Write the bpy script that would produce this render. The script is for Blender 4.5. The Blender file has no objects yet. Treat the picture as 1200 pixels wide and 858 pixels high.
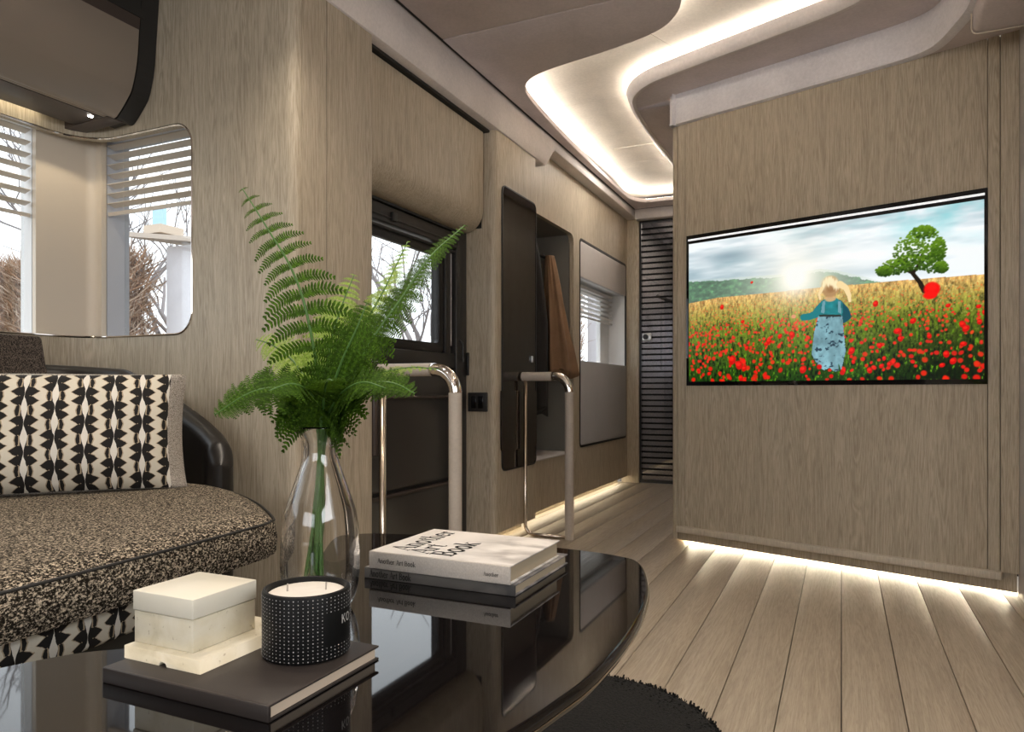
import bpy, bmesh, math, random
import numpy as np
from mathutils import Vector, Matrix, noise as mnoise
from mathutils.geometry import tessellate_polygon
random.seed(7); np.random.seed(7)
PI = math.pi
scn = bpy.context.scene
COL = scn.collection
# ------------------------------------------------------------------ camera, world, lights
F_PX = 845.0; VX = 986.0; HY = 458.0; CAM_H = 0.70
PSI = math.atan((VX-600)/F_PX)
cam_d = bpy.data.cameras.new('camera'); cam = bpy.data.objects.new('camera', cam_d); COL.objects.link(cam)
cam_d.sensor_fit = 'HORIZONTAL'; cam_d.sensor_width = 36; cam_d.lens = 36*F_PX/1200
cam_d.shift_y = (HY-429)/1200.0
cam_d.clip_start = 0.02
cam.location = (0, 0, CAM_H); cam.rotation_euler = (PI/2, 0, PSI)
scn.camera = cam
scn.view_settings.view_transform = 'Standard'; scn.view_settings.look = 'None'
scn.view_settings.gamma = 1; scn.view_settings.exposure = 0.3; scn.view_settings.use_curve_mapping = False
world = bpy.data.worlds.new('overcast'); scn.world = world; world.use_nodes = True
bg = world.node_tree.nodes['Background']; bg.inputs[0].default_value = (0.90, 0.95, 1.0, 1); bg.inputs[1].default_value = 1.9

def area(name, loc, size, power, color, rot=(0, 0, 0), sizey=None):
    d = bpy.data.lights.new(name, 'AREA'); d.shape = 'RECTANGLE'; d.size = size; d.size_y = sizey or size
    d.energy = power; d.color = color
    o = bpy.data.objects.new(name, d); COL.objects.link(o); o.location = loc; o.rotation_euler = rot
    return o
# area lamps added as daylight fill, set in the unseen cab windscreen and right-hand window
area('cab_window_fill', (-0.5, -2.35, 1.25), 1.9, 11, (0.96, 0.97, 1.0), (math.radians(82), 0, 0), 0.9)
area('side_window_fill', (1.22, -0.4, 1.3), 1.5, 15, (0.97, 0.98, 1.0), (math.radians(74), 0, math.radians(90)), 0.7)
# recessed ceiling lamps added out of view to light the lounge from above
ADDED_LAMPS = [(-0.95, 0.75), (-0.55, 0.15), (-1.15, 1.35), (0.05, 1.55)]
for lx, ly in ADDED_LAMPS:
    d = bpy.data.lights.new('added_lamp', 'SPOT'); d.energy = 24; d.color = (1, .87, .72); d.spot_size = math.radians(105); d.spot_blend = .8; d.shadow_soft_size = .035
    o = bpy.data.objects.new('added_lamp_light', d); COL.objects.link(o); o.location = (lx, ly, 2.045)

# ------------------------------------------------------------------ ray helpers: a pixel of the 1200x858 frame met with a real plane
def ray(px, py):
    xc = (px-600)/F_PX; s, c = math.sin(PSI), math.cos(PSI)
    return (-s+c*xc, c+s*xc, -(py-HY)/F_PX)
def onx(px, py, X):
    d = ray(px, py); t = X/d[0]; return Vector((X, d[1]*t, CAM_H+d[2]*t))
def ony(px, py, Y):
    d = ray(px, py); t = Y/d[1]; return Vector((d[0]*t, Y, CAM_H+d[2]*t))
def onz(px, py, Z):
    d = ray(px, py); t = (Z-CAM_H)/d[2]; return Vector((d[0]*t, d[1]*t, Z))
def atd(px, py, D):
    d = ray(px, py); return Vector((d[0]*D, d[1]*D, CAM_H+d[2]*D))

# ------------------------------------------------------------------ mesh helpers
class MB:
    def __init__(s): s.v = []; s.f = []; s.m = []
    def add(s, vs, fs, mi=0):
        o = len(s.v); s.v += [tuple(v) for v in vs]; s.f += [tuple(i+o for i in f) for f in fs]; s.m += [mi]*len(fs); return s
    def box(s, a, b, mi=0):
        x0, y0, z0 = a; x1, y1, z1 = b
        vs = [(x0,y0,z0),(x1,y0,z0),(x1,y1,z0),(x0,y1,z0),(x0,y0,z1),(x1,y0,z1),(x1,y1,z1),(x0,y1,z1)]
        return s.add(vs, [(0,3,2,1),(4,5,6,7),(0,1,5,4),(1,2,6,5),(2,3,7,6),(3,0,4,7)], mi)
    def hexa(s, bot, top, mi=0):
        n = len(bot); vs = list(bot)+list(top)
        return s.add(vs, [tuple(reversed(range(n))), tuple(range(n, 2*n))]+[(i, (i+1) % n, n+(i+1) % n, n+i) for i in range(n)], mi)
    def tube(s, pts, r, n=12, cap=True, mi=0, sq=None):
        pts = [Vector(p) for p in pts]; rs = r if isinstance(r, (list, tuple)) else [r]*len(pts)
        vs = []; up = None
        for i, p in enumerate(pts):
            t = (pts[min(i+1, len(pts)-1)]-pts[max(i-1, 0)]).normalized()
            if up is None:
                up = Vector((0, 0, 1)) if abs(t.z) < .9 else Vector((0, 1, 0))
            a = t.cross(up).normalized(); up = a.cross(t).normalized()
            for k in range(n):
                th = 2*PI*k/n; vs.append(p+a*math.cos(th)*rs[i]+up*math.sin(th)*rs[i]*(sq or 1))
        fs = []
        for i in range(len(pts)-1):
            for k in range(n):
                fs.append((i*n+k, i*n+(k+1) % n, (i+1)*n+(k+1) % n, (i+1)*n+k))
        if cap: fs += [tuple(reversed(range(n))), tuple(range((len(pts)-1)*n, len(pts)*n))]
        return s.add(vs, fs, mi)
    def lathe(s, prof, c, n=48, mi=0):
        vs = []; fs = []
        for r, z in prof:
            for k in range(n):
                th = 2*PI*k/n; vs.append((c[0]+r*math.cos(th), c[1]+r*math.sin(th), c[2]+z))
        for i in range(len(prof)-1):
            for k in range(n):
                fs.append((i*n+k, i*n+(k+1) % n, (i+1)*n+(k+1) % n, (i+1)*n+k))
        s.add(vs, fs, mi)
        for end in (0, len(prof)-1):
            if prof[end][0] > 1e-6:
                f = [end*n+k for k in range(n)]
                s.add([vs[i] for i in f], [tuple(range(n)) if end else tuple(reversed(range(n)))], mi)
        return s
    def grid(s, P, mi=0, closed_u=False):
        nu = len(P); nv = len(P[0]); vs = [p for row in P for p in row]; fs = []
        for i in range(nu if closed_u else nu-1):
            for j in range(nv-1):
                a = i*nv+j; b = ((i+1) % nu)*nv+j; fs.append((a, b, b+1, a+1))
        return s.add(vs, fs, mi)
    def plate(s, outer, holes, z0, z1, mapf=None, mi=0):
        loops = [outer]+holes
        tri = tessellate_polygon([[Vector((p[0], p[1], 0)) for p in l] for l in loops])
        flat = [p for l in loops for p in l]; n = len(flat)
        mp = mapf or (lambda u, v, w: (u, v, w))
        vs = [mp(p[0], p[1], z0) for p in flat]+[mp(p[0], p[1], z1) for p in flat]
        fs = [tuple(t) for t in tri]+[tuple(i+n for i in reversed(t)) for t in tri]
        o = 0
        for l in loops:
            m = len(l)
            for i in range(m): fs.append((o+i, o+(i+1) % m, n+o+(i+1) % m, n+o+i))
            o += m
        return s.add(vs, fs, mi)

def rrect(u0, v0, u1, v1, r, n=6):
    if not isinstance(r, (list, tuple)): r = [r]*4
    out = []
    for (cx, cy, a, rr) in ((u1-r[0], v0+r[0], -90, r[0]), (u1-r[1], v1-r[1], 0, r[1]), (u0+r[2], v1-r[2], 90, r[2]), (u0+r[3], v0+r[3], 180, r[3])):
        if rr < 1e-6: out.append((cx, cy)); continue
        for k in range(n+1):
            t = math.radians(a+90*k/n); out.append((cx+rr*math.cos(t), cy+rr*math.sin(t)))
    return out
def spline(pts, n=8, closed=False):
    P = [Vector(p) for p in pts]; out = []; m = len(P)
    for i in range(m if closed else m-1):
        p0 = P[(i-1) % m] if closed or i > 0 else P[0]*2-P[1]
        p1 = P[i]; p2 = P[(i+1) % m]
        p3 = P[(i+2) % m] if closed or i+2 < m else P[-1]*2-P[-2]
        for k in range(n):
            t = k/n
            out.append(0.5*((2*p1)+(p2-p0)*t+(2*p0-5*p1+4*p2-p3)*t*t+(3*p1-p0-3*p2+p3)*t**3))
    if not closed: out.append(P[-1])
    return out

def wloc(o):
    v = Vector((0, 0, 0))
    while o is not None: v = v+Vector(o.location); o = o.parent
    return v
def link(name, me, parent=None, origin=None):
    o = bpy.data.objects.new(name, me); COL.objects.link(o)
    if origin is not None: o.location = origin
    if parent is not None: o.parent = parent
    return o
def obj(name, mb, mats, parent=None, smooth=False, bevel=0, seg=2, subd=0, angle=35, origin=None):
    """mb vertices are in world space; parent is never rotated"""
    me = bpy.data.meshes.new(name)
    base = wloc(parent)
    if origin is not None: base = Vector(origin)
    me.from_pydata([tuple(Vector(v)-base) for v in mb.v], [], mb.f)
    if not isinstance(mats, (list, tuple)): mats = [mats]
    for m in mats: me.materials.append(m)
    me.polygons.foreach_set('material_index', mb.m)
    bm = bmesh.new(); bm.from_mesh(me); bmesh.ops.recalc_face_normals(bm, faces=bm.faces)
    bm.to_mesh(me); bm.free()
    if smooth:
        me.polygons.foreach_set('use_smooth', [True]*len(me.polygons))
        if smooth != 'all': me.set_sharp_from_angle(angle=math.radians(angle))
    me.update()
    o = link(name, me, parent, (base-wloc(parent)) if origin is not None else None)
    if bevel:
        md = o.modifiers.new('bevel', 'BEVEL'); md.width = bevel; md.segments = seg; md.limit_method = 'ANGLE'; md.angle_limit = math.radians(40)
        md.harden_normals = False
        me.polygons.foreach_set('use_smooth', [True]*len(me.polygons))
    if subd:
        md = o.modifiers.new('sub', 'SUBSURF'); md.levels = subd; md.render_levels = subd
    return o
def thing(name, label, cat, loc, group=None):
    o = bpy.data.objects.new(name, None); COL.objects.link(o); o.location = loc; o.empty_display_size = .05
    o['label'] = label; o['category'] = cat
    if group: o['group'] = group
    return o
def tag(o, label, cat, group=None, kind=None):
    o['label'] = label; o['category'] = cat
    if group: o['group'] = group
    if kind: o['kind'] = kind
    return o
def struct(o, label, cat):
    o['kind'] = 'structure'; o['label'] = label; o['category'] = cat; return o

# ------------------------------------------------------------------ materials
def mat(name, color=(.5, .5, .5), rough=.5, metal=0, coat=0, spec=.5, ior=1.45, trans=0, emis=None, es=0, sheen=0):
    m = bpy.data.materials.new(name); m.use_nodes = True; b = m.node_tree.nodes['Principled BSDF']
    b.inputs['Base Color'].default_value = (*color, 1); b.inputs['Roughness'].default_value = rough; b.inputs['Metallic'].default_value = metal
    b.inputs['Coat Weight'].default_value = coat; b.inputs['Coat Roughness'].default_value = .03; b.inputs['Specular IOR Level'].default_value = spec
    b.inputs['IOR'].default_value = ior; b.inputs['Transmission Weight'].default_value = trans; b.inputs['Sheen Weight'].default_value = sheen
    if emis: b.inputs['Emission Color'].default_value = (*emis, 1); b.inputs['Emission Strength'].default_value = es
    return m
class NT:
    def __init__(s, m): s.m = m; s.t = m.node_tree; s.b = s.t.nodes['Principled BSDF']
    def n(s, typ, **kw):
        x = s.t.nodes.new(typ)
        for k, v in kw.items(): setattr(x, k, v)
        return x
    def l(s, a, b): s.t.links.new(a, b)
    def coord(s, scale=(1, 1, 1), which='Object'):
        tc = s.n('ShaderNodeTexCoord'); mp = s.n('ShaderNodeMapping'); mp.inputs['Scale'].default_value = scale
        s.l(tc.outputs[which], mp.inputs[0]); return mp.outputs[0]
    def noise(s, vec, scale=5, detail=3, rough=.5, dist=0):
        x = s.n('ShaderNodeTexNoise'); x.inputs['Scale'].default_value = scale; x.inputs['Detail'].default_value = detail
        x.inputs['Roughness'].default_value = rough; x.inputs['Distortion'].default_value = dist; s.l(vec, x.inputs['Vector']); return x.outputs[0]
    def ramp(s, fac, stops):
        x = s.n('ShaderNodeValToRGB'); e = x.color_ramp.elements
        while len(e) < len(stops): e.new(.5)
        for i, (p, c) in enumerate(stops): e[i].position = p; e[i].color = (*c, 1) if len(c) == 3 else c
        s.l(fac, x.inputs[0]); return x.outputs[0]
    def math(s, op, a, b=None, c=None):
        x = s.n('ShaderNodeMath', operation=op)
        for i, q in enumerate((a, b, c)):
            if q is None: continue
            if isinstance(q, (int, float)): x.inputs[i].default_value = q
            else: s.l(q, x.inputs[i])
        return x.outputs[0]
    def mix(s, f, a, b, mode='MIX'):
        x = s.n('ShaderNodeMix', data_type='RGBA', blend_type=mode)
        for i, q in ((0, f), (6, a), (7, b)):
            if isinstance(q, (int, float)): x.inputs[i].default_value = q
            elif isinstance(q, tuple): x.inputs[i].default_value = (*q, 1)
            else: s.l(q, x.inputs[i])
        return x.outputs[2]
    def bump(s, h, strength=.3, dist=.001):
        x = s.n('ShaderNodeBump'); x.inputs['Strength'].default_value = strength; x.inputs['Distance'].default_value = dist
        s.l(h, x.inputs['Height']); s.l(x.outputs[0], s.b.inputs['Normal'])
    def color(s, c): s.l(c, s.b.inputs['Base Color'])

def wood(name, c0, c1, c2, axis='z', rough=.5, fine=1.0):
    m = mat(name, c1, rough); t = NT(m)
    lo, hi = 3.0, 58.0
    sc = {'z': (hi, hi, lo), 'y': (hi, lo, hi)}[axis]
    v = t.coord(tuple(q*fine for q in sc))
    inf = t.n('ShaderNodeObjectInfo'); add = t.n('ShaderNodeVectorMath', operation='ADD'); sc_ = t.n('ShaderNodeVectorMath', operation='SCALE')
    comb = t.n('ShaderNodeCombineXYZ')
    for i in range(3): t.l(inf.outputs['Random'], comb.inputs[i])
    t.l(comb.outputs[0], sc_.inputs[0]); sc_.inputs['Scale'].default_value = 37
    t.l(v, add.inputs[0]); t.l(sc_.outputs[0], add.inputs[1]); v = add.outputs[0]
    big = t.noise(v, .30, 2, .5, .6)
    cath = t.math('FRACT', t.math('MULTIPLY', t.noise(v, .30, 3, .6, 1.0), 13))    # figure: contours of a slow noise
    cath = t.math('ABSOLUTE', t.math('SUBTRACT', cath, .5))
    fib = t.noise(v, 5.0, 4, .65, .4)
    pores = t.noise(v, 9, 3, .6, .3)
    g = t.math('ADD', t.math('MULTIPLY', fib, .55), t.math('MULTIPLY', cath, .42))
    g = t.math('ADD', g, t.math('MULTIPLY', big, .20))
    col = t.ramp(g, [(.30, c0), (.50, c1), (.68, c2)])
    pr = t.ramp(pores, [(.36, (.72, .70, .68)), (.50, (1, 1, 1))])
    t.color(t.mix(.55, col, pr, 'MULTIPLY'))
    t.bump(t.math('ADD', fib, t.math('MULTIPLY', pores, .5)), .22, .0005)
    return m
M = {}
M['oak'] = wood('oak_veneer', (.340, .280, .202), (.470, .402, .301), (.552, .481, .373))
M['plank'] = wood('oak_planks', (.315, .258, .19), (.385, .322, .243), (.44, .375, .29), 'y', .42, .8)
M['oak_lit'] = wood('lit_oak', (.50, .44, .34), (.58, .51, .41), (.64, .57, .46))  # oak lightened: the light on the protruding ledge put into its colour
M['seam'] = mat('dark_seam', (.02, .018, .016), .7)
M['cream'] = mat('cream_lacquer', (.72, .63, .52), .45)
M['white_frame'] = mat('white_frame', (.78, .78, .78), .35)
M['grey_frame'] = mat('grey_frame', (.55, .56, .60), .45)
M['chrome'] = mat('chrome', (.80, .74, .68), .08, 1)
M['bronze'] = mat('champagne_metal', (.60, .51, .42), .2, 1)
M['rubber'] = mat('black_gasket', (.012, .011, .011), .45)
M['black'] = mat('black_matte', (.02, .019, .018), .5)
M['black_gloss'] = mat('black_gloss', (.005, .004, .004), .03, 0, 0, .5, 1.5)
M['smoked'] = mat('smoked_glass', (.012, .009, .008), .05, 0, 0, .5, 1.5)
M['brown_dark'] = mat('dark_brown_lacquer', (.055, .040, .034), .4)
M['led'] = mat('warm_led', (1, 1, 1), .5, emis=(1, .92, .80), es=42)
M['led_floor'] = mat('floor_led', (1, 1, 1), .5, emis=(1, .87, .62), es=9)
M['door_dark'] = mat('charcoal_door', (.028, .026, .025), .38)
M['door_panel'] = mat('charcoal_panel', (.045, .041, .038), .30)
M['blind'] = mat('beige_blind', (.62, .56, .49), .4)
M['white_blind'] = mat('white_blind', (.82, .80, .78), .4)
M['paper'] = mat('paper_edges', (.62, .50, .38), .8)
M['pages'] = mat('page_block', (.44, .36, .25), .8)
M['ink'] = mat('black_ink', (.012, .011, .010), .6)
M['glass'] = mat('vase_glass', (1, 1, 1), 0, trans=1, ior=1.48)
def clear_glass(name, tint, refl=.06):
    m = bpy.data.materials.new(name); m.use_nodes = True; t = m.node_tree; t.nodes.remove(t.nodes['Principled BSDF'])
    a = t.nodes.new('ShaderNodeBsdfTransparent'); a.inputs[0].default_value = (*tint, 1); g_ = t.nodes.new('ShaderNodeBsdfGlossy'); g_.inputs['Roughness'].default_value = .02
    x = t.nodes.new('ShaderNodeMixShader'); x.inputs[0].default_value = refl; t.links.new(a.outputs[0], x.inputs[1]); t.links.new(g_.outputs[0], x.inputs[2]); t.links.new(x.outputs[0], t.nodes['Material Output'].inputs[0]); return m
M['pane'] = clear_glass('window_glass', (.96, .97, .97))
M['wax'] = mat('wax', (.86, .80, .72), .5)
M['steel'] = mat('brushed_steel', (.6, .6, .6), .3, 1)

def suede(name, c, rough=.75, sc=90, amt=.12):
    m = mat(name, c, rough); t = NT(m); v = t.coord()
    n = t.noise(v, sc, 3, .6); big = t.noise(v, 6, 2)
    f = t.math('ADD', t.math('MULTIPLY', n, .5), t.math('MULTIPLY', big, .5))
    t.color(t.ramp(f, [(.3, tuple(q*(1-amt) for q in c)), (.7, tuple(min(1, q*(1+amt)) for q in c))]))
    t.bump(n, .15, .0008); return m
M['ceiling'] = suede('ceiling_suede', (.68, .605, .60))
M['cove'] = suede('cove_suede', (.74, .68, .65))
M['fascia'] = suede('pale_fascia_suede', (.88, .84, .85))
M['tray'] = suede('tray_cream', (.80, .74, .66))
M['leather'] = suede('black_leather', (.012, .010, .009), .36, 160, .2)
M['tubecover'] = suede('beige_leather_cover', (.47, .41, .35), .5)
M['greypanel'] = suede('grey_panel', (.45, .44, .45), .5, 40, .05)
M['palepanel'] = suede('pale_panel', (.56, .52, .50), .5, 40, .05)
M['flap'] = mat('taupe_metallic', (.29, .245, .205), .33, .35)
M['niche'] = mat('niche_lining', (.20, .19, .165), .6)
M['brown_coat'] = suede('brown_cloth', (.22, .125, .065), .85, 200, .25)
M['black_coat'] = suede('black_cloth', (.018, .016, .015), .85, 200, .2)

def tweed(name, dark, light, sc=260, bias=.5, axis=(1, 1, 1)):
    m = mat(name, light, .9, spec=.15); t = NT(m); v = t.coord(axis)
    n = t.noise(v, sc, 4, .75); n2 = t.noise(v, sc*.35, 3, .6)
    f = t.math('ADD', t.math('MULTIPLY', n, .85), t.math('MULTIPLY', n2, .15))
    t.color(t.ramp(f, [(bias-.05, dark), (bias, tuple((a+b)/2.6 for a, b in zip(dark, light))), (bias+.05, light)]))
    t.bump(f, .5, .003); return m
M['tweed'] = tweed('brown_tweed', (.012, .009, .006), (.64, .54, .41), 310, .54, (1, .7, 1))
M['tweed_dark'] = tweed('dark_tweed', (.012, .010, .009), (.17, .135, .11), 330, .50)
M['tweed_grey'] = tweed('grey_tweed', (.14, .12, .10), (.55, .50, .44), 300, .46, (1, 1, 2.5))
M['marble'] = None
def marble():
    m = mat('cream_stone', (.70, .65, .53), .35); t = NT(m); v = t.coord()
    n = t.noise(v, 28, 4, .6, .6); sp = t.noise(v, 160, 2, .5)
    c = t.ramp(n, [(.3, (.56, .50, .36)), (.5, (.68, .62, .48)), (.7, (.74, .69, .57))])
    s = t.ramp(sp, [(.27, (.55, .5, .42)), (.33, (1, 1, 1))])
    t.color(t.mix(.8, c, s, 'MULTIPLY')); return m
M['marble'] = marble()
M['marble_top'] = mat('cream_stone_lid', (.76, .715, .60), .35)

def ikat():
    """black zigzag columns on cream, UV driven"""
    m = mat('ikat_cloth', (.75, .68, .55), .85); t = NT(m)
    uv = t.n('ShaderNodeUVMap'); sep = t.n('ShaderNodeSeparateXYZ'); t.l(uv.outputs[0], sep.inputs[0])
    nz = t.n('ShaderNodeTexNoise'); nz.inputs['Scale'].default_value = 3.2; nz.inputs['Detail'].default_value = 3; t.l(uv.outputs[0], nz.inputs['Vector'])
    off = t.math('MULTIPLY', t.math('SUBTRACT', nz.outputs[0], .5), .10)
    u = t.math('ADD', sep.outputs[0], off); v = t.math('ADD', sep.outputs[1], off)
    colid = t.math('FLOOR', u)
    fu = t.math('ABSOLUTE', t.math('SUBTRACT', t.math('FRACT', u), .5))            # 0 at column centre, .5 between columns
    ph = t.math('MULTIPLY', colid, .5)
    vv = t.math('ADD', v, ph)
    # two triangles per unit of v, then a band of thin bars
    saw = t.math('FRACT', t.math('MULTIPLY', vv, 3.0))
    tri = t.math('SUBTRACT', 1, t.math('MULTIPLY', t.math('ABSOLUTE', t.math('SUBTRACT', saw, .5)), 2))
    cyc = t.math('FRACT', vv)
    isb = t.math('LESS_THAN', cyc, .333)                                          # bar section
    outer_t = t.math('ADD', .215, t.math('MULTIPLY', tri, .25))
    outer_b = t.math('ADD', .25, t.math('MULTIPLY', tri, .05))
    outer = t.math('ADD', t.math('MULTIPLY', outer_t, t.math('SUBTRACT', 1, isb)), t.math('MULTIPLY', outer_b, isb))
    # spindle width
    spn = t.math('ADD', .058, t.math('MULTIPLY', t.math('SINE', t.math('MULTIPLY', vv, 2*PI)), .055))
    e1 = t.math('LESS_THAN', fu, outer); e2 = t.math('GREATER_THAN', fu, spn)
    blk = t.math('MULTIPLY', e1, e2)
    # gaps in the bars
    gap = t.math('MULTIPLY', isb, t.math('LESS_THAN', t.math('ABSOLUTE', t.math('SUBTRACT', fu, .135)), .022))
    blk = t.math('MULTIPLY', blk, t.math('SUBTRACT', 1, gap))
    dots = t.math('LESS_THAN', t.math('ADD', t.math('ABSOLUTE', t.math('SUBTRACT', fu, .17)), t.math('MULTIPLY', t.math('ABSOLUTE', t.math('SUBTRACT', saw, .02)), .3)), .022)
    blk = t.math('MULTIPLY', blk, t.math('SUBTRACT', 1, dots))
    wv = t.noise(t.coord((1, 1, 1)), 420, 2, .6)
    # soft halo round the black in tan
    halo = t.math('MULTIPLY', t.math('LESS_THAN', fu, t.math('ADD', outer, .035)), t.math('GREATER_THAN', fu, spn))
    base = t.mix(halo, (.76, .70, .58), (.50, .40, .27))
    inner = t.math('LESS_THAN', fu, spn)
    base = t.mix(inner, base, (.86, .82, .74))
    c = t.mix(blk, base, (.012, .010, .009))
    c = t.mix(t.math('MULTIPLY', wv, .25), c, t.mix(1.0, c, (.6, .6, .6), 'MULTIPLY'))
    t.color(c); t.bump(wv, .3, .001); return m
M['ikat'] = ikat()

def fernmat(name, a, b, c):
    m = mat(name, b, .7, spec=.15); t = NT(m); v = t.coord(); n = t.noise(v, 6, 4, .7)
    t.color(t.ramp(n, [(.34, a), (.5, b), (.66, c)]))
    t.b.inputs['Subsurface Weight'].default_value = 0
    # let daylight through the thin leaves
    tr = t.n('ShaderNodeBsdfTranslucent'); tr.inputs[0].default_value = (*c, 1); mx = t.n('ShaderNodeMixShader'); mx.inputs[0].default_value = .22
    out = t.t.nodes['Material Output']; t.l(t.b.outputs[0], mx.inputs[1]); t.l(tr.outputs[0], mx.inputs[2]); t.l(mx.outputs[0], out.inputs[0]); return m
M['fern'] = fernmat('fern_green', (.016, .026, .005), (.034, .080, .006), (.10, .20, .016))
M['fern_light'] = fernmat('fern_light_green', (.11, .20, .02), (.24, .37, .05), (.46, .58, .16))
M['stem'] = mat('green_stem', (.07, .16, .03), .45)

# ------------------------------------------------------------------ floor
W = .1264
fb = MB().box((-1.75, -2.5, -.04), (1.3, 7.4, -.012))
floor = struct(obj('floor', fb, M['seam']), 'pale oak plank floor running down the corridor', 'floor')
for k in range(-13, 10):
    x0 = k*W+.0011; x1 = (k+1)*W-.0011
    obj('plank', MB().box((x0, -2.5, -.012), (x1, 7.4, 0)), M['plank'], floor, bevel=.0008, seg=1, origin=(k*W, 0, 0))

# ------------------------------------------------------------------ ceiling
XS = -1.406                                                     # black seam line
ceil = struct(obj('ceiling', MB().box((-1.60, -2.5, 2.22), (1.3, 7.4, 2.26)), M['ceiling']), 'suede lined ceiling with a lit curving cream tray', 'ceiling')
A = [(-.43, -2.5), (-.43, 1.6), (-.46, 2.2), (-.50, 2.50), (-.56, 2.64), (-.67, 2.725), (-.89, 2.79), (-1.10, 2.835), (-1.22, 2.885), (-1.29, 2.97), (-1.325, 3.13), (-1.352, 3.6), (-1.365, 4.1), (-1.370, 4.85), (-1.355, 5.02), (-1.30, 5.12), (-1.2, 5.14), (-.70, 5.14)]
As = A[:2]+[tuple(p) for p in spline([(a, b, 0) for a, b in A[2:]], 5)]
As = [(p[0], p[1]) for p in As]
# lower left panel, split by the joint at y=2.43
def clipy(poly, y, above):
    out = []
    for i in range(len(poly)):
        p, q = poly[i], poly[(i+1) % len(poly)]
        pin = (p[1] > y) == above; qin = (q[1] > y) == above
        if pin: out.append(p)
        if pin != qin:
            t = (y-p[1])/(q[1]-p[1]); out.append((p[0]+(q[0]-p[0])*t, y))
    return out
polyA = [(XS, -2.5)]+As+[(-.70, 5.295), (XS, 5.295)]
for (ya, yb) in ((-2.6, 2.428), (2.432, 6)):
    pl = clipy(clipy(polyA, ya, True), yb, False)
    obj('ceiling_panel', MB().plate(pl, [], 2.06, 2.085), M['ceiling'], ceil, bevel=.004)
B = [(.27, -2.5), (.27, 1.8), (.24, 2.35), (.17, 2.62), (.03, 2.80), (-.26, 2.93), (-.61, 3.07), (-.78, 3.15), (-.875, 3.26), (-.912, 3.40), (-.925, 3.65), (-.922, 4.3), (-.92, 5.14)]
Bs = B[:1]+[(p[0], p[1]) for p in spline([(a, b, 0) for a, b in B[1:]], 6)]
polyB = Bs+[(-.70, 5.14), (-.70, 3.5), (.8, 3.05), (1.3, 2.9), (1.3, -2.5)]
for (ya, yb) in ((-2.6, 3.436), (3.440, 6)):
    pl = clipy(clipy(polyB, ya, True), yb, False)
    obj('ceiling_panel', MB().plate(pl, [], 2.06, 2.112), M['ceiling'] if False else M['ceiling'], ceil, bevel=.012, seg=3)
# pale padded rim of the right hand ceiling panel
def sweep(path, prof, closed=False):
    """profile (offset to the right of travel, z) along an xy path"""
    P = []
    n = len(path)
    for i, p in enumerate(path):
        a = path[max(i-1, 0)]; b = path[min(i+1, n-1)]
        t = Vector((b[0]-a[0], b[1]-a[1])).normalized(); nx, ny = t.y, -t.x
        P.append([(p[0]+nx*o, p[1]+ny*o, z) for o, z in prof])
    m = MB(); m.grid([r+[r[0]] for r in P]); 
    m.add(P[0], [tuple(range(len(prof)))]); m.add(P[-1], [tuple(reversed(range(len(prof))))])
    return m
rim = sweep(Bs, [(-.022, 2.108), (-.024, 2.10), (-.012, 2.068), (.004, 2.056), (.02, 2.056), (.02, 2.108)])
obj('ceiling_rim', rim, M['cove'], ceil, smooth=True)
obj('glow_strip', sweep(Bs[0:], [(.022, 2.1125), (.022, 2.116), (.034, 2.116), (.034, 2.1125)]), M['led'], ceil)
obj('glow_strip', sweep([p for p in As], [(-.034, 2.0865), (-.034, 2.091), (-.022, 2.091), (-.022, 2.0865)]), M['led'], ceil)
# tray slab above, in panels with thin joints
g = .0014
trays = [[(-1.45, 4.487+g), (-.7, 4.487+g), (-.7, 5.32), (-1.45, 5.32)],
         [(-1.45, 3.455+g), (-.7, 3.455+g), (-.7, 4.487-g), (-1.45, 4.487-g)],
         [(-1.45, 2.6), (-.82-g, 2.6), (-.49-g, 3.455-g), (-1.45, 3.455-g)],
         [(-.82+g, 2.6), (-.8, -2.5), (1.3, -2.5), (1.3, 3.455-g), (-.49+g, 3.455-g)]]
for pl in trays: obj('tray_panel', MB().plate(pl, [], 2.150, 2.165), M['tray'], ceil)
obj('ceiling_panel', MB().box((-1.45, -2.5, 2.15), (-.83, 2.59, 2.16)), M['tray'], ceil)
# rings for the added, unseen ceiling lamps
for lx, ly in ADDED_LAMPS:
    c = thing('added_lamp', {0: 'small added ceiling lamp above the coffee table, out of view', 1: 'small added ceiling lamp nearest above the camera, out of view', 2: 'small added ceiling lamp above the seat end by the vase, out of view', 3: 'small added ceiling lamp above the floor before the television, out of view'}[ADDED_LAMPS.index((lx, ly))], 'lamp', (lx, ly, 2.06), 'added lamps above the lounge')
    obj('added_lamp_ring', MB().lathe([(.030, -.001), (.036, -.003), (.036, 0), (.030, 0)], (lx, ly, 2.0595), 24), M['bronze'], c)
# closing surfaces above the ceiling edges
# left cove moulding (trim_1): deep lip over the door, shallow down the corridor
pd = [(0.0, 2.075), (.006, 2.06), (-.004, 2.04), (-.012, 1.96), (-.010, 1.905), (0, 1.886), (.012, 1.881), (.07, 1.881), (.10, 1.881), (.10, 2.075)]
def cove(y0, y1, prof, x0=XS-.008):
    m = MB(); P = [[(x0-o, y, z) for o, z in prof] for y in (y0, y1)]
    m.grid([r+[r[0]] for r in P]); m.add(P[0], [tuple(range(len(prof)))]); m.add(P[1], [tuple(reversed(range(len(prof))))]); return m
t1 = struct(obj('trim_1', cove(-2.5, 3.50, pd), M['cove'], smooth=True), 'deep padded suede cove above the entry door', 'cove')
pc = [(0.0, 2.075), (.006, 2.06), (-.002, 2.045), (-.004, 2.02), (0, 2.005), (.010, 2.0), (.10, 2.0), (.10, 2.075)]
pmid = pc
m = cove(3.66, 5.37, pc)
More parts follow.
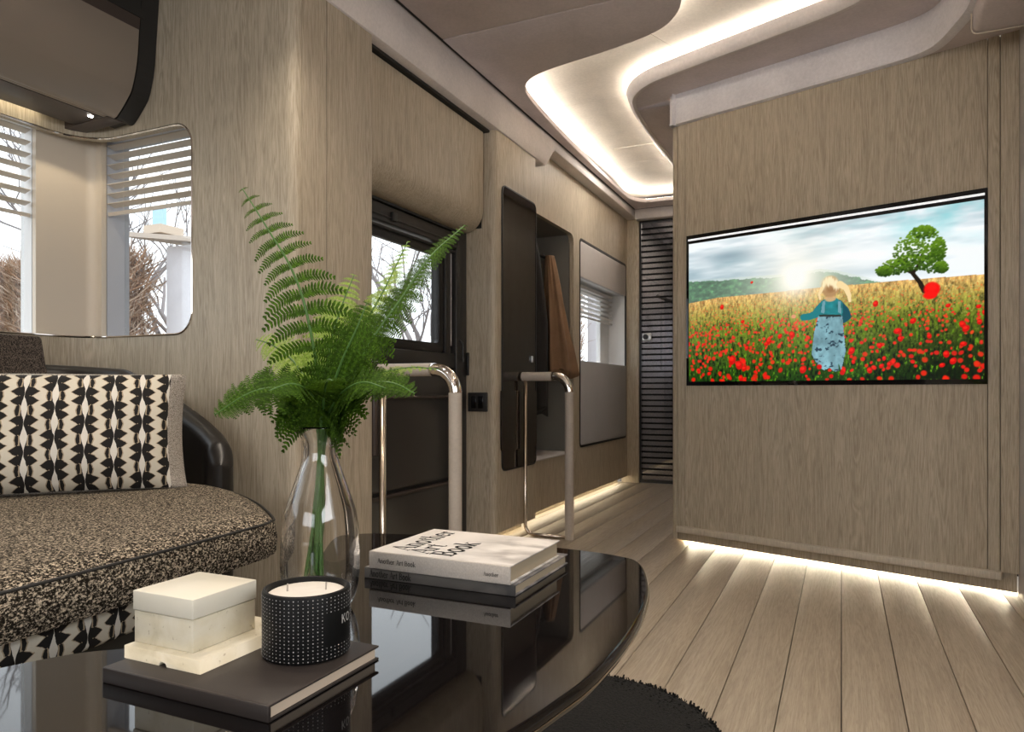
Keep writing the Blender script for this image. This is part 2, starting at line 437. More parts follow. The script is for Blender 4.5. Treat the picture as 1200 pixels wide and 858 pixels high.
# short transition ramp between the two lips
P = []
for y, k in ((3.50, 1.0), (3.535, .93), (3.58, .6), (3.62, .25), (3.645, .06), (3.66, 0.0)):
    P.append([(XS-.008-o, y, z) for o, z in [(0.0, 2.075), (.006, 2.06), (-.004*k-.002*(1-k), 2.045), (-.012*k-.003*(1-k), 2.02-.06*k), (-.010*k, 2.008-.10*k), (.006, 2.0-.119*k), (.02, 2.0-.119*k), (.10, 2.0-.119*k), (.10, 2.075)]])
m.grid([r+[r[0]] for r in P]); m.add(P[0], [tuple(range(9))])
t2 = struct(obj('trim_2', m, M['cove'], smooth=True), 'shallow padded suede cove along the corridor wall', 'cove')
t3 = struct(obj('trim_3', MB().box((-1.41, 5.302, 1.985), (-.70, 5.37, 2.062)), M['cove'], bevel=.006), 'pale band above the louvred bathroom door', 'cove')
obj('shadow_gap', MB().box((XS-.008, -2.5, 2.0592), (XS+.001, 5.3, 2.075)), M['seam'], ceil)
obj('shadow_gap', MB().box((XS, 5.2945, 2.0592), (-.70, 5.3025, 2.075)), M['seam'], ceil)
obj('gap_backing', MB().box((-1.5, -2.5, 2.08), (-1.398, 5.3, 2.10)), M['seam'], ceil)

# ------------------------------------------------------------------ wall builder: strips of wall along a plan path with openings
def cwall(path, z0, z1, th, opening=None, out=None):
    """path: list of (s,x,y) dense; wall faces to the right of travel, thickness th to the left; opening(s)->(lo,hi) or None evaluated per interval midpoint with exact values at ends"""
    m = MB(); n = len(path)
    nor = []
    for i in range(n):
        a = path[max(i-1, 0)]; b = path[min(i+1, n-1)]
        t = Vector((b[1]-a[1], b[2]-a[2])).normalized(); nor.append((-t.y, t.x))
    def q(i, z, w): return (path[i][1]+nor[i][0]*w, path[i][2]+nor[i][1]*w, z)
    def cell(i, a0, a1, b0, b1):
        vs = [q(i, a0, 0), q(i+1, b0, 0), q(i+1, b1, 0), q(i, a1, 0), q(i, a0, th), q(i+1, b0, th), q(i+1, b1, th), q(i, a1, th)]
        m.add(vs, [(0, 1, 2, 3), (5, 4, 7, 6), (3, 2, 6, 7), (1, 0, 4, 5)])
    prev = None
    for i in range(n-1):
        sm = (path[i][0]+path[i+1][0])/2
        op = opening(sm) if opening else None
        if op is None:
            cell(i, z0, z1, z0, z1)
        else:
            oa = opening(path[i][0]+4e-5); ob = opening(path[i+1][0]-4e-5)
            cell(i, z0, oa[0], z0, ob[0]); cell(i, oa[1], z1, ob[1], z1)
        if i > 0 and (op is None) != (prev is None):
            o2 = opening(path[i][0]+4e-5) or opening(path[i][0]-4e-5)
            m.add([q(i, o2[0], 0), q(i, o2[1], 0), q(i, o2[1], th), q(i, o2[0], th)], [(0, 1, 2, 3)])
        prev = op
    for i in (0, n-1): m.add([q(i, z0, 0), q(i, z1, 0), q(i, z1, th), q(i, z0, th)], [(0, 1, 2, 3)])
    return m
def ropen(s0, s1, lo, hi, r, left_open=False):
    def f(s):
        if s < s0 or s > s1: return None
        d = r
        if not left_open and s < s0+r: k = r-(s-s0); d0 = r-math.sqrt(max(0, r*r-k*k))
        elif s > s1-r: k = r-(s1-s); d0 = r-math.sqrt(max(0, r*r-k*k))
        else: d0 = 0
        return (lo+d0, hi-d0)
    return f
def edges(s0, s1, r, extra=(), left_open=False):
    out = set(extra)
    for k in range(9):
        a = r*(1-math.cos(k/8*PI/2))
        out.add(round(s1-a, 5))
        if not left_open: out.add(round(s0+a, 5))
    return out

# ---- sofa alcove wall: runs along the left side, bends round the corner and returns to the lounge
XL = -2.30; YC = 1.614; XP = -1.42
RC = .13
def alcove_path(off=0):
    pts = []
    xl = XL-off; yc = YC+off; r = RC if off == 0 else .03
    pts.append((xl, -1.6))
    for k in range(0, 13):
        y = -1.6+(yc-r+1.6)*k/12
        if k: pts.append((xl, y))
    for k in range(1, 13):
        a = PI-PI/2*k/12
        pts.append((xl+r+r*math.cos(a), yc-r+r*math.sin(a)))
    return pts
ap = alcove_path()
s_corner_end = None
path = [(0, *ap[0])]
for p in ap[1:]:
    path.append((path[-1][0]+math.hypot(p[0]-path[-1][1], p[1]-path[-1][2]), *p))
s0c = path[-1][0]; x0c = path[-1][1]
s_of_x = lambda x: s0c+(x-x0c)
S1 = s_of_x(-1.823)
ss = sorted(edges(0, S1, .07, (), True) | {s_of_x(-1.7), s_of_x(-1.6), s_of_x(XP-.03)})
for s in ss:
    if s > s0c: path.append((s, x0c+s-s0c, YC))
# convex rounded corner at px 345, then the long panel to the door
for k in range(1, 9):
    a = -PI/2*(1-k/8) ; cx, cy = XP-.03, YC+.03
    x = cx+.03*math.sin(k/8*PI/2); y = cy-.03*math.cos(k/8*PI/2)
    path.append((path[-1][0]+.0059, x, y))
op = ropen(-5, S1, .877, 1.532, .07, True)
# starts at the left; opening begins at the very start of the window further back
def op_alc(s):
    if s < .35: return None
    return op(s)
path2 = []
for p in path:
    if path2 and path2[-1][0] < .35 < p[0]:
        f = (.35-path2[-1][0])/(p[0]-path2[-1][0]); path2.append((.35, path2[-1][1]+(p[1]-path2[-1][1])*f, path2[-1][2]+(p[2]-path2[-1][2])*f))
    path2.append(p)
# path travels +y then +x: right-hand side faces the room
wa = struct(obj('wall_left', cwall(path2, 0, 2.02, .03, op_alc), M['oak'], smooth=True), 'oak veneered alcove wall curving round behind the sofa', 'wall')
# metal edging round the opening
def rimtube(z, s_from, s_to, r=.004, w=-.001):
    pts = []
    for (s, x, y) in path2:
        if s_from <= s <= s_to: pts.append((x, y, z(s)))
    return pts
top = rimtube(lambda s: op(min(s, S1-4e-5))[1], .36, S1-1e-6); bot = rimtube(lambda s: op(min(s, S1-4e-5))[0], .36, S1-1e-6)
endp = [(x0c+S1-s0c, YC, 1.532-.07), (x0c+S1-s0c, YC, .877+.07)]
m = MB().tube(top+endp+list(reversed(bot)), .0035, 6)
obj('window_edging', m, M['chrome'], wa, smooth=True)
# outer skin of the alcove, cream, with its two windows
OFF = .05; ap2 = alcove_path(.045)
pathO = [(0, *ap2[0])]
for p in ap2[1:]: pathO.append((pathO[-1][0]+math.hypot(p[0]-pathO[-1][1], p[1]-pathO[-1][2]), *p))
so = pathO[-1][0]; xo = pathO[-1][1]; YO = YC+.045; XO = XL-.045
XW1 = ony(119, 250, YO).x                                     # left edge of the cross window
YW2 = onx(42, 300, XO).y                                      # right edge of the side window
for x in (XW1, -1.80, -1.70, XP-.05):
    pathO.append((so+x-xo, x, YO))
sW = so+XW1-xo; sW2 = so+1.80*-1-xo
s2 = YW2+1.6
po = []
for p in pathO:
    for cut in (.4, s2):
        if po and po[-1][0] < cut-1e-6 and p[0] > cut+1e-6:
            f = (cut-po[-1][0])/(p[0]-po[-1][0]); po.append((cut, po[-1][1]+(p[1]-po[-1][1])*f, po[-1][2]+(p[2]-po[-1][2])*f))
    po.append(p)
def opO(s):
    if .4 < s < s2: return (.84, 1.56)
    if sW < s < sW2: return (.84, 1.56)
    return None
wo = struct(obj('wall_left_outer', cwall(po, 0, 2.02, .02, opO), M['cream'], smooth=True), 'smooth cream inner lining seen through the alcove opening', 'wall')
# lining of the pocket top and bottom between the two skins
m = MB()
m.box((XL-.05, -1.25, .857), (XL-.028, YC-RC, .872)); m.box((XL-.05, YC+.028, .857), (XL-.04, YC+.05, .872))
# window_1 : cross window (reveal, frame, glass)
_d = ray(146, 300); YG = _d[1]*XW1/_d[0]
w1 = struct(obj('window_1', MB().box((XW1-.022, YG-.001, .80), (XW1-.002, YG+.02, 1.60)).box((-1.79, YG-.02, .80), (-1.77, YG+.02, 1.60)).box((XW1, YG-.02, .80), (-1.79, YG+.02, .845)).box((XW1, YG-.02, 1.555), (-1.79, YG+.02, 1.60)), M['grey_frame']), 'alcove window facing forward with a half lowered blind', 'window')
obj('window_reveal', MB().box((XW1-.012, YO+.018, .82), (XW1, YG, 1.58)).box((-1.80, YO+.018, .82), (-1.79, YG, 1.58)).box((XW1-.001, YO+.018, .826), (-1.79, YG, .840)).box((XW1, YO+.018, 1.56), (-1.79, YG, 1.575)), M['grey_frame'], w1)
obj('glass_pane', MB().box((XW1, YG, .84), (-1.79, YG+.004, 1.56)), M['pane'], w1)
# window_2 : side window
XG = XO-.06
w2 = struct(obj('window_2', MB().box((XG-.02, YW2+.002, .80), (XG+.001, YW2+.03, 1.60)).box((XG-.02, -1.22, .80), (XG+.02, -1.19, 1.60)).box((XG-.02, -1.19, .80), (XG+.02, YW2, .845)).box((XG-.02, -1.19, 1.555), (XG+.02, YW2, 1.60)), M['white_frame']), 'long alcove side window behind the sofa', 'window')
obj('window_reveal', MB().box((XG, YW2, .82), (XO-.018, YW2+.012, 1.58)).box((XG, -1.2, .826), (XO-.018, YW2, .84)).box((XG, -1.2, 1.56), (XO-.018, YW2, 1.575)), M['white_frame'], w2)
obj('glass_pane', MB().box((XG-.004, -1.19, .84), (XG, YW2, 1.56)), M['pane'], w2)
# blinds
def blind(name, label, a, b, ztop, zbot, n, nrm, matl, wid=.031):
    """a,b: xy ends; nrm: xy direction towards the room"""
    t = thing(name, label, 'blind', (a[0], a[1], zbot)); base = Vector((a[0], a[1], zbot))
    d = Vector((b[0]-a[0], b[1]-a[1], 0)); N = Vector((nrm[0], nrm[1], 0))
    def slab(z, w, th, tilt):
        c0 = Vector((a[0], a[1], z)); up = Vector((0, 0, 1))
        u = N*math.cos(tilt)-up*math.sin(tilt); v = N*math.sin(tilt)+up*math.cos(tilt)
        P = [c0+u*(-w/2)-v*th/2, c0+u*(w/2)-v*th/2, c0+u*(w/2)+v*th/2, c0-u*(w/2)+v*th/2]
        return MB().hexa(P, [p+d for p in P])
    obj('headrail', slab(ztop, .028, .022, 0), matl, t)
    me = None
    step = (ztop-zbot)/(n+1)
    for k in range(n):
        z = ztop-.012-step*(k+.75)
        if me is None:
            o = obj('slat', slab(z, wid, .0022, math.radians(-14)), matl, t); me = o.data; zz = z
        else:
            o = link('slat', me, t, (0, 0, z-zz))
    obj('bottom_rail', slab(zbot, .024, .012, math.radians(15)), matl, t)
    for f in (.12, .5, .88):
        p = Vector((a[0], a[1], 0))+d*f
        obj('ladder_cord', MB().tube([(p.x, p.y, zbot), (p.x, p.y, ztop)], .0008, 4), matl, t)
    return t
blind('venetian_blind', 'pale slatted blind half lowered over the forward alcove window', (XW1+.002, YO+.034), (-1.795, YO+.034), 1.575, onz(0, 0, 0).z+1.310, 7, (0, -1), M['blind'])
blind('venetian_blind', 'pale slatted blind on the side window at the far left', (XO-.034, -1.15), (XO-.034, YW2-.004), 1.575, 1.265, 7, (1, 0), M['blind'])

# ---- long wall from the alcove corner to the entry door, seams at px 383
YD0 = 1.995; YD1 = 2.93; XD = -1.60
wl = struct(obj('wall_left_panelling', MB().box((XP-.028, 1.64, .0), (XP-.015, YD0-.004, 1.885)), M['seam']), 'oak panelled pier between the sofa alcove and the entry door', 'wall')
ys = onx(383, 400, XP).y
obj('oak_panel', MB().box((XP-.012, 1.646, .0), (XP, ys-.0015, 1.883)), M['oak'], wl)
obj('seam_line', MB().box((XP-.010, ys-.0022, 0), (XP-.0008, ys+.0022, 1.883)), M['seam'], wl)
pts = [(XP-.012, ys+.0015), (XP, ys+.0015)]+[(XP-.012+.012*math.cos(k/5*PI/2), YD0-.012+.012*math.sin(k/5*PI/2)) for k in range(6)]
pts += [(XP-.03, YD0), (XD, YD0), (XD, YD0-.02), (XP-.03, YD0-.02)]
obj('oak_panel', MB().plate(pts, [], 0, 1.883), M['oak'], wl, smooth=True)

# ---- column right of the entry door, carrying the smoked glass cabinet door
pts = [(XD-.02, YD1), (XP-.03, YD1)]+[(XP-.03+.03*math.sin(k/6*PI/2), YD1+.03-.03*math.cos(k/6*PI/2)) for k in range(1, 7)]
pts += [(XP, 3.395), (XP-.004, 3.400), (-1.56, 3.40), (-1.62, 3.40), (-1.62, YD1)]
col = struct(obj('wall_left_column', MB().plate(pts, [], .05, 1.885), M['oak'], smooth=True), 'oak column with a tall smoked glass cabinet door', 'wall')
obj('kickboard', MB().box((-1.60, 2.96, 0), (-1.50, 3.40, .05)), M['oak'], col)
obj('glow_strip', MB().box((-1.4985, 2.97, .040), (-1.488, 3.395, .048)), M['led_floor'], col)
# smoked glass door on the column
sm = thing('cabinet_door', 'tall narrow smoked glass cabinet door with rounded corners on the oak column', 'cabinet door', (XP, 2.995, .33))
mp = lambda u, v, w: (XP+w, u, v)
obj('gasket', MB().plate(rrect(2.990, .328, 3.396, 1.650, .035), [rrect(2.996, .334, 3.390, 1.644, .03)], -.001, .006, mp), M['rubber'], sm)
obj('glass_panel', MB().plate(rrect(2.996, .334, 3.390, 1.644, .03), [], 0, .004, mp), M['smoked'], sm)
obj('pull_handle', MB().box((XP+.004, 3.325, .842), (XP+.014, 3.337, .874)), M['steel'], sm, bevel=.002)
obj('lower_cover', MB().plate(rrect(2.972, .42, 3.390, .700, [.02, .002, .002, .02]), [], .004, .010, mp), M['smoked'], sm)

# ---- overhead flap above the entry door
XF = -1.47
oh = thing('overhead_locker', 'oak overhead locker with a rounded lower edge above the dark entry door', 'cabinet', (XF, YD0, 1.42))
Y0, Y1 = YD0-.0+.003, YD1-.006
prof = [(0, 1.866), (0, 1.53)]+[(-.085+.085*math.cos(-k/8*PI/2), 1.52+.10*math.sin(-k/8*PI/2)) for k in range(1, 9)]+[(-.12, 1.422), (-.12, 1.866)]
m = MB()
rows = []
nY = [(Y0+.012)-.012*math.cos(k/5*PI/2) for k in range(6)]
def sect(y, inset):
    zc = 1.641
    return [(XF+o-(inset if o > -.1 else 0)*1.0, y, zc+(z-zc)*(1-inset*1.2)) for o, z in prof]
P = [sect(Y0, 0)]
P += [sect(Y1-.03*(1-math.sin(k/6*PI/2)), .018*(1-math.cos(k/6*PI/2))) for k in range(7)]
m.grid([r+[r[0]] for r in P]); m.add(P[0], [tuple(range(len(prof)))]); m.add(P[-1], [tuple(reversed(range(len(prof))))])
obj('flap', m, M['oak'], oh, smooth=True, angle=50)
obj('gap_lining', MB().box((XF-.13, Y0-.01, 1.870), (XF+.02, YD1-.001, 1.8805)), M['seam'], oh)
obj('gap_lining', MB().box((XF-.13, YD1-.0025, 1.44), (XF-.02, YD1-.0005, 1.8805)), M['seam'], oh)
# ---- entry door
ed = struct(obj('door_1', MB().plate(rrect(YD0, -.0, YD1-.002, 1.88, .002), [rrect(2.02, .878, 2.735, 1.335, .012)], -.04, 0, lambda u, v, w: (XD+w, u, v)), M['door_dark']), 'charcoal entry door with a window onto bare branches', 'door')
fr = lambda d, w0, w1, **k: MB().plate(rrect(2.02-d, .895-d, 2.705+d, 1.285+d, .02), [rrect(2.02, .905, 2.70, 1.28, .02)], w0, w1, lambda u, v, w: (XD+w, u, v))
obj('window_frame', fr(.03, 0, .02), M['rubber'], ed, bevel=.004)
obj('inner_frame', MB().box((XD+.0, 2.745, .86), (XD+.028, 2.790, 1.36)), M['door_dark'], ed, bevel=.004)
obj('side_trim', MB().box((XD+.002, 2.800, .90), (XD+.02, 2.812, 1.31)), M['greypanel'], ed)
obj('outer_frame', MB().box((XD, 2.83, 0), (XD+.035, 2.925, 1.45)), M['door_dark'], ed, bevel=.004)
obj('blind_cassette', MB().box((XD, 2.0, 1.335), (XD+.04, 2.83, 1.40)).box((XD+.04, 2.0, 1.352), (XD+.046, 2.83, 1.36)).box((XD, 2.0, 1.315), (XD+.03, 2.83, 1.325)), M['door_dark'], ed, bevel=.003)
obj('blind_bracket', MB().box((XD+.04, 2.30, 1.345), (XD+.055, 2.33, 1.38)), M['black'], ed, bevel=.003)
obj('top_frame', MB().box((XD, 2.0, 1.41), (XD+.03, 2.92, 1.50)), M['door_dark'], ed, bevel=.004)
obj('glass_pane', MB().box((XD-.03, 2.0, .87), (XD-.026, 2.74, 1.34)), M['pane'], ed)
obj('middle_rail', MB().box((XD, 2.0, .80), (XD+.03, 2.83, .865)), M['door_dark'], ed, bevel=.006)
obj('lower_panel', MB().plate(rrect(2.02, .315, 2.82, .775, .02), [], 0, .012, lambda u, v, w: (XD+w, u, v)), M['door_panel'], ed, bevel=.004)
obj('storage_pocket', MB().plate(rrect(2.02, -.0, 2.82, .295, .02), [], 0, .02, lambda u, v, w: (XD+w, u, v)), M['door_panel'], ed, bevel=.004)
obj('trim_bar', MB().box((XD+.012, 2.02, .288), (XD+.03, 2.82, .302)), M['brown_dark'], ed, bevel=.003)
obj('grab_bar', MB().tube([(XD+.05, 2.2, .675), (XD+.05, 2.80, .675)], .007, 8), M['brown_dark'], ed, smooth=True)
obj('door_latch', MB().tube([(XD+.03, 2.86, .93), (XD+.05, 2.86, .91), (XD+.045, 2.87, .83)], .006, 6), M['black'], ed, smooth=True)
lt = tag(obj('control_panel', MB().box((-1.555, YD1-.014, .605), (-1.458, YD1, .692)), M['black'], bevel=.003), 'small black switch panel on the column beside the entry door', 'switch')
obj('switch', MB().box((-1.535, YD1-.018, .62), (-1.51, YD1-.013, .675)), M['black_gloss'], lt, bevel=.002)
obj('switch', MB().box((-1.50, YD1-.018, .62), (-1.475, YD1-.013, .675)), M['black_gloss'], lt, bevel=.002)
hk = tag(obj('hook', MB().box((-1.565, YD1-.012, .77), (-1.553, YD1, .875)), M['black'], bevel=.003), 'thin black hook strip above the switch panel by the entry door', 'hook')

# ---- corridor wall with coat niche and window
XC = -1.485; YE = 5.364
path = []
cuts = sorted(edges(3.50, 4.155, .05) | edges(4.262, 5.322, .03) | {3.41, 4.2, YE, 3.45})
for y in cuts: path.append((y, XC, y))
f1 = ropen(3.50, 4.155, .325, 1.652, .05); f2 = ropen(4.262, 5.322, .345, 1.655, .03)
wc = struct(obj('wall_corridor', cwall(path, .05, 2.0, .03, lambda s: f1(s) or f2(s)), M['oak'], smooth=True), 'oak veneered corridor wall with coat niche and window', 'wall')
obj('kickboard', MB().box((-1.60, 3.40, 0), (-1.56, 5.36, .06)), M['oak'], wc)
obj('glow_strip', MB().box((-1.5585, 3.42, .038), (-1.546, 5.34, .048)), M['led_floor'], wc)
# niche lining
nl = MB(); d = .24
for a, b in (((-1.515-d, 3.50, .31), (-1.505-d+.0, 4.155, 1.66)),):
    nl.box(a, b)
nl.box((-1.515-d, 3.48, .30), (-1.51, 4.17, .325)); nl.box((-1.515-d, 3.48, 1.652), (-1.51, 4.17, 1.665))
nl.box((-1.515-d, 4.155, .30), (-1.51, 4.17, 1.66)); nl.box((-1.515-d, 3.48, .30), (-1.51, 3.50, 1.66))
obj('niche_lining', nl, M['niche'], wc)
obj('niche_sill', MB().box((-1.515-d, 3.50, .322), (XC+.006, 4.155, .330)), M['palepanel'], wc, bevel=.002)
rl = tag(obj('coat_rail', MB().tube([(-1.62, 3.50, 1.50), (-1.62, 4.155, 1.50)], .009, 10), M['rubber'], smooth=True), 'dark coat rail across the top of the corridor niche', 'rail')
# coats: ruffled cloth columns
def coat(name, label, cx, cy, ztop, zbot, wx, wy, prof, m, folds, seed):
    rnd = random.Random(seed); mb = MB(); P = []; n = 60; rows = 26
    ph = [rnd.random()*6 for _ in range(6)]
    for j in range(rows+1):
        t = j/rows; z = ztop+(zbot-ztop)*t
        s, dx, dy = prof(t); ring = []
        for k in range(n):
            a = 2*PI*k/n
            fold = 1+.24*t**.5*math.sin(folds*a+ph[0]+t*1.5)+.07*math.sin((folds*2+1)*a+ph[1]-t*2)
            zz = z+(.03*math.sin(3*a+ph[2]) if j == rows else 0)
            ring.append((cx+dx+wx*s*fold*math.cos(a), cy+dy+wy*s*fold*math.sin(a), zz))
        P.append(ring)
    vs = [p for r in P for p in r]; fs = []
    for j in range(rows):
        for k in range(n): fs.append((j*n+k, j*n+(k+1) % n, (j+1)*n+(k+1) % n, (j+1)*n+k))
    fs += [tuple(range(n)), tuple(rows*n+k for k in reversed(range(n)))]
    mb.add(vs, fs); o = obj(name, mb, m, smooth='all'); tag(o, label, 'coat'); return o
c1 = coat('coat', 'long black coat hanging at the near end of the corridor niche', -1.60, 3.73, 1.56, .58, .085, .125, lambda t: (.35+.75*min(1, t*2.2)**.6, 0, .0), M['black_coat'], 5, 3)
obj('hanger', MB().tube([(-1.62, 3.73, 1.52), (-1.62, 3.73, 1.56), (-1.612, 3.73, 1.575)], .003, 6), M['steel'], c1)
c2 = coat('coat', 'brown coat hanging at the far end of the corridor niche', -1.575, 3.99, 1.50, .80, .080, .115, lambda t: (.30+.52*min(1, t*1.3)**.8+.6*max(0, t-.65), .055*t, .03*t), M['brown_coat'], 6, 5)
obj('hanger', MB().tube([(-1.62, 4.0, 1.515), (-1.60, 4.0, 1.50), (-1.585, 4.0, 1.46)], .003, 6), M['steel'], c2)
# corridor window (window_3)
mpc = lambda u, v, w: (XC+w, u, v)
w3 = struct(obj('window_3', MB().plate(rrect(4.262, .345, 5.322, 1.655, .03), [rrect(4.272, .358, 5.312, 1.640, .025)], -.006, .004, mpc), M['rubber']), 'corridor window between two flush padded panels', 'window')
obj('upper_panel', MB().plate(rrect(4.274, 1.415, 5.310, 1.638, [.004, .024, .024, .004]), [], -.02, .002, mpc), M['palepanel'], w3, bevel=.003)
obj('lower_panel', MB().plate(rrect(4.274, .36, 5.310, .888, [.024, .012, .012, .024]), [], -.02, .006, mpc), M['greypanel'], w3, bevel=.004)
XGc = onx(708, 400, -1.0).x  # unused reference
xr = -1.485-.14
obj('window_reveal', MB().box((xr, 5.312, .84), (-1.492, 5.325, 1.46)).box((xr, 4.26, .84), (-1.50, 4.272, 1.46)).box((xr, 4.27, .86), (-1.505, 5.32, .888)).box((xr, 4.27, 1.42), (-1.505, 5.32, 1.45)), M['white_frame'], w3)
obj('window_frame', MB().plate(rrect(4.27, .87, 5.315, 1.44, .01), [rrect(4.33, .90, 5.10, 1.38, .02)], 0, .03, lambda u, v, w: (xr-.02+w, u, v)), M['white_frame'], w3, bevel=.004)
obj('glass_pane', MB().box((xr-.012, 4.3, .88), (xr-.008, 5.12, 1.4)), M['pane'], w3)
blind('venetian_blind', 'white slatted blind half lowered in the corridor window', (xr+.04, 4.28), (xr+.04, 5.26), 1.395, 1.20, 5, (1, 0), M['white_blind'])

# ---- corridor end: oak jamb and louvred bathroom door
we = struct(obj('wall_corridor_end', MB().box((-1.53, YE-.0, 0), (-1.394, YE+.05, 2.0)).box((-1.40, YE, 1.985), (-.70, YE+.05, 2.10)), M['oak'], bevel=.004), 'oak jamb at the end of the corridor', 'wall')
bd = struct(obj('door_2', MB().plate([(-1.392, .005), (-.65, .005), (-.65, 1.983), (-1.392, 1.983)], [[(-1.378, .03), (-.67, .03), (-.67, 1.968), (-1.378, 1.968)]], YE+.005, YE+.035, lambda u, v, w: (u, w, v)), M['rubber']), 'black louvred glass bathroom door at the corridor end', 'door')
dg = clear_glass('tinted_glass', (.55, .54, .55), .06)
obj('glass_pane', MB().box((-1.378, YE+.026, .03), (-.67, YE+.029, 1.968)), dg, bd)
sl = None
NS = 44
for k in range(NS):
    z = .06+k*(1.90/NS)
    if sl is None: sl = obj('slat', MB().box((-1.378, YE+.010, z), (-.67, YE+.018, z+.0125)), mat('slat_black', (.008, .008, .008), .8, spec=.1), bd)
    else: link('slat', sl.data, bd, (0, 0, z-.06))
obj('door_lock', MB().box((-1.372, YE+.0, 1.075), (-1.30, YE+.012, 1.135)), M['steel'], bd, bevel=.006)
obj('lock_knob', MB().tube([(-1.340, YE-.02, 1.105), (-1.340, YE+.002, 1.105)], .02, 20), M['rubber'], bd, smooth=True)
# bathroom beyond
br = struct(obj('wall_bathroom', MB().box((-1.6, 7.3, 0), (-.3, 7.35, 2.1)).box((-1.6, YE+.05, 0), (-1.55, 7.3, 2.1)).box((-.35, YE+.05, 0), (-.30, 7.3, 2.1)).box((-1.6, YE+.04, 2.1), (-.3, 7.3, 2.14)), mat('bathroom_grey', (.36, .35, .35), .5)), 'dim grey bathroom behind the louvred door', 'wall')
obj('window_pane', MB().box((-1.50, 7.28, .85), (-.92, 7.30, 1.40)), mat('lit_window', (.8, .8, .8), .5, emis=(.85, .88, 1), es=1.8), br)
obj('mirror_cabinet', MB().box((-.9, 6.9, .1), (-.4, 7.28, 1.5)), M['black'], br)
obj('grab_rail', MB().tube([(-1.45, 6.2, 1.52), (-1.0, 7.1, 1.35)], .015, 8), M['black'], br)
bl = bpy.data.lights.new('bathroom_lamp', 'AREA'); bl.energy = 7; bl.size = .35; bl.color = (1, .85, .68)
o = bpy.data.objects.new('bathroom_lamp_light', bl); COL.objects.link(o); o.location = (-1.0, 6.2, 2.08)
d = bpy.data.lights.new('corridor_fill', 'AREA'); d.energy = 3; d.size = .25; d.color = (1, .95, .88)  # area lamp added in the tray to brighten the corridor wall
o = bpy.data.objects.new('corridor_fill_light', d); COL.objects.link(o); o.location = (-1.12, 4.3, 2.140)
cl_ = thing('added_lamp', 'flat square lamp panel added in the lit tray to brighten the corridor', 'lamp', (-1.12, 4.3, 2.15))
obj('added_lamp_panel', MB().box((-1.245, 4.175, 2.144), (-.995, 4.425, 2.150)), M['tray'], cl_)
lp = thing('bathroom_lamp', 'warm ceiling lamp glimpsed through the louvred bathroom door', 'lamp', (-.9, 6.4, 2.09))
obj('lamp_glass', MB().box((-1.10, 6.05, 2.085), (-.90, 6.15, 2.099)), M['led'], lp)
obj('lamp_glass', MB().box((-1.0, 6.5, 2.085), (-.8, 6.6, 2.099)), M['led'], lp)
# hidden right side of the corridor
struct(obj('wall_corridor_right', MB().box((-.70, 3.42, 0), (-.64, YE+.06, 2.12)), M['oak']), 'oak partition closing the corridor on the right behind the television wall', 'wall')

# ------------------------------------------------------------------ television wall (angled)
P0 = Vector((-.716, 3.347)); U = Vector((.9497, -.3131)); N = Vector((-.3131, -.9497))
def tvm(u, z, w): p = P0+U*u+N*w; return (p.x, p.y, z)
def ontv(px, py):
    d = ray(px, py); det = d[0]*(-U.y)+d[1]*U.x; t = (P0.x*(-U.y)+P0.y*U.x)/det
    x, y = t*d[0], t*d[1]; return ((x-P0.x)*U.x+(y-P0.y)*U.y, CAM_H+t*d[2])
tw = struct(obj('wall_television', MB().plate([(0.02, -.03), (1.334, -.03), (1.334, -.09), (.02, -.09)], [], .065, 1.925, lambda u, w, z: tvm(u, z, w)), M['seam']), 'angled oak panelled wall carrying the television', 'wall')
def tvpanel(u0, u1, z0=.078, z1=1.922, th=.014, extra=None):
    return MB().plate([(u0, z0), (u1, z0), (u1, z1), (u0, z1)], [], -.028, 0, tvm)
lp_ = [(-.09, -.09)]  # rounded end post
pts = [(.031-.0012, -.09), (.031-.0012, 0), (.018, 0)]+[(.018-.018*math.sin(k/6*PI/2), -.018+.018*math.cos(k/6*PI/2)) for k in range(1, 7)]+[(0, -.09)]
obj('end_post', MB().plate(pts, [], .138-.12, 1.922, lambda u, w, z: tvm(u, z, w)), M['oak'], tw, smooth=True)
obj('oak_panel', tvpanel(.0322, .0695), M['oak'], tw)
m = MB().plate([(.0715, .078), (1.238+.0, .078), (1.238, 1.922), (.0715, 1.922)], [[(.083, .735), (1.2365, .735), (1.2365, 1.398), (.083, 1.398)]], -.028, 0, tvm)
obj('oak_panel', m, M['oak'], tw)
obj('oak_panel', tvpanel(1.2405, 1.2745), M['oak'], tw)
obj('oak_panel', tvpanel(1.2775, 1.330), M['oak'], tw)
obj('kickboard', MB().box((0, 0, 0), (0, 0, 0)) if False else MB().plate([(.02, .009), (1.32, .009), (1.32, .08), (.02, .08)], [], -.05, -.026, tvm), M['oak'], tw)
obj('ledge_trim', MB().plate([(.035, .052), (1.283, .052), (1.283, .080), (.035, .080)], [], -.03, .022, tvm), M['oak_lit'], tw, bevel=.004)
obj('glow_strip', MB().plate([(.03, .001), (1.31, .001), (1.31, .0085), (.03, .0085)], [], -.085, -.078, tvm), mat('kick_led', (1, 1, 1), .5, emis=(1, .87, .62), es=60), tw)
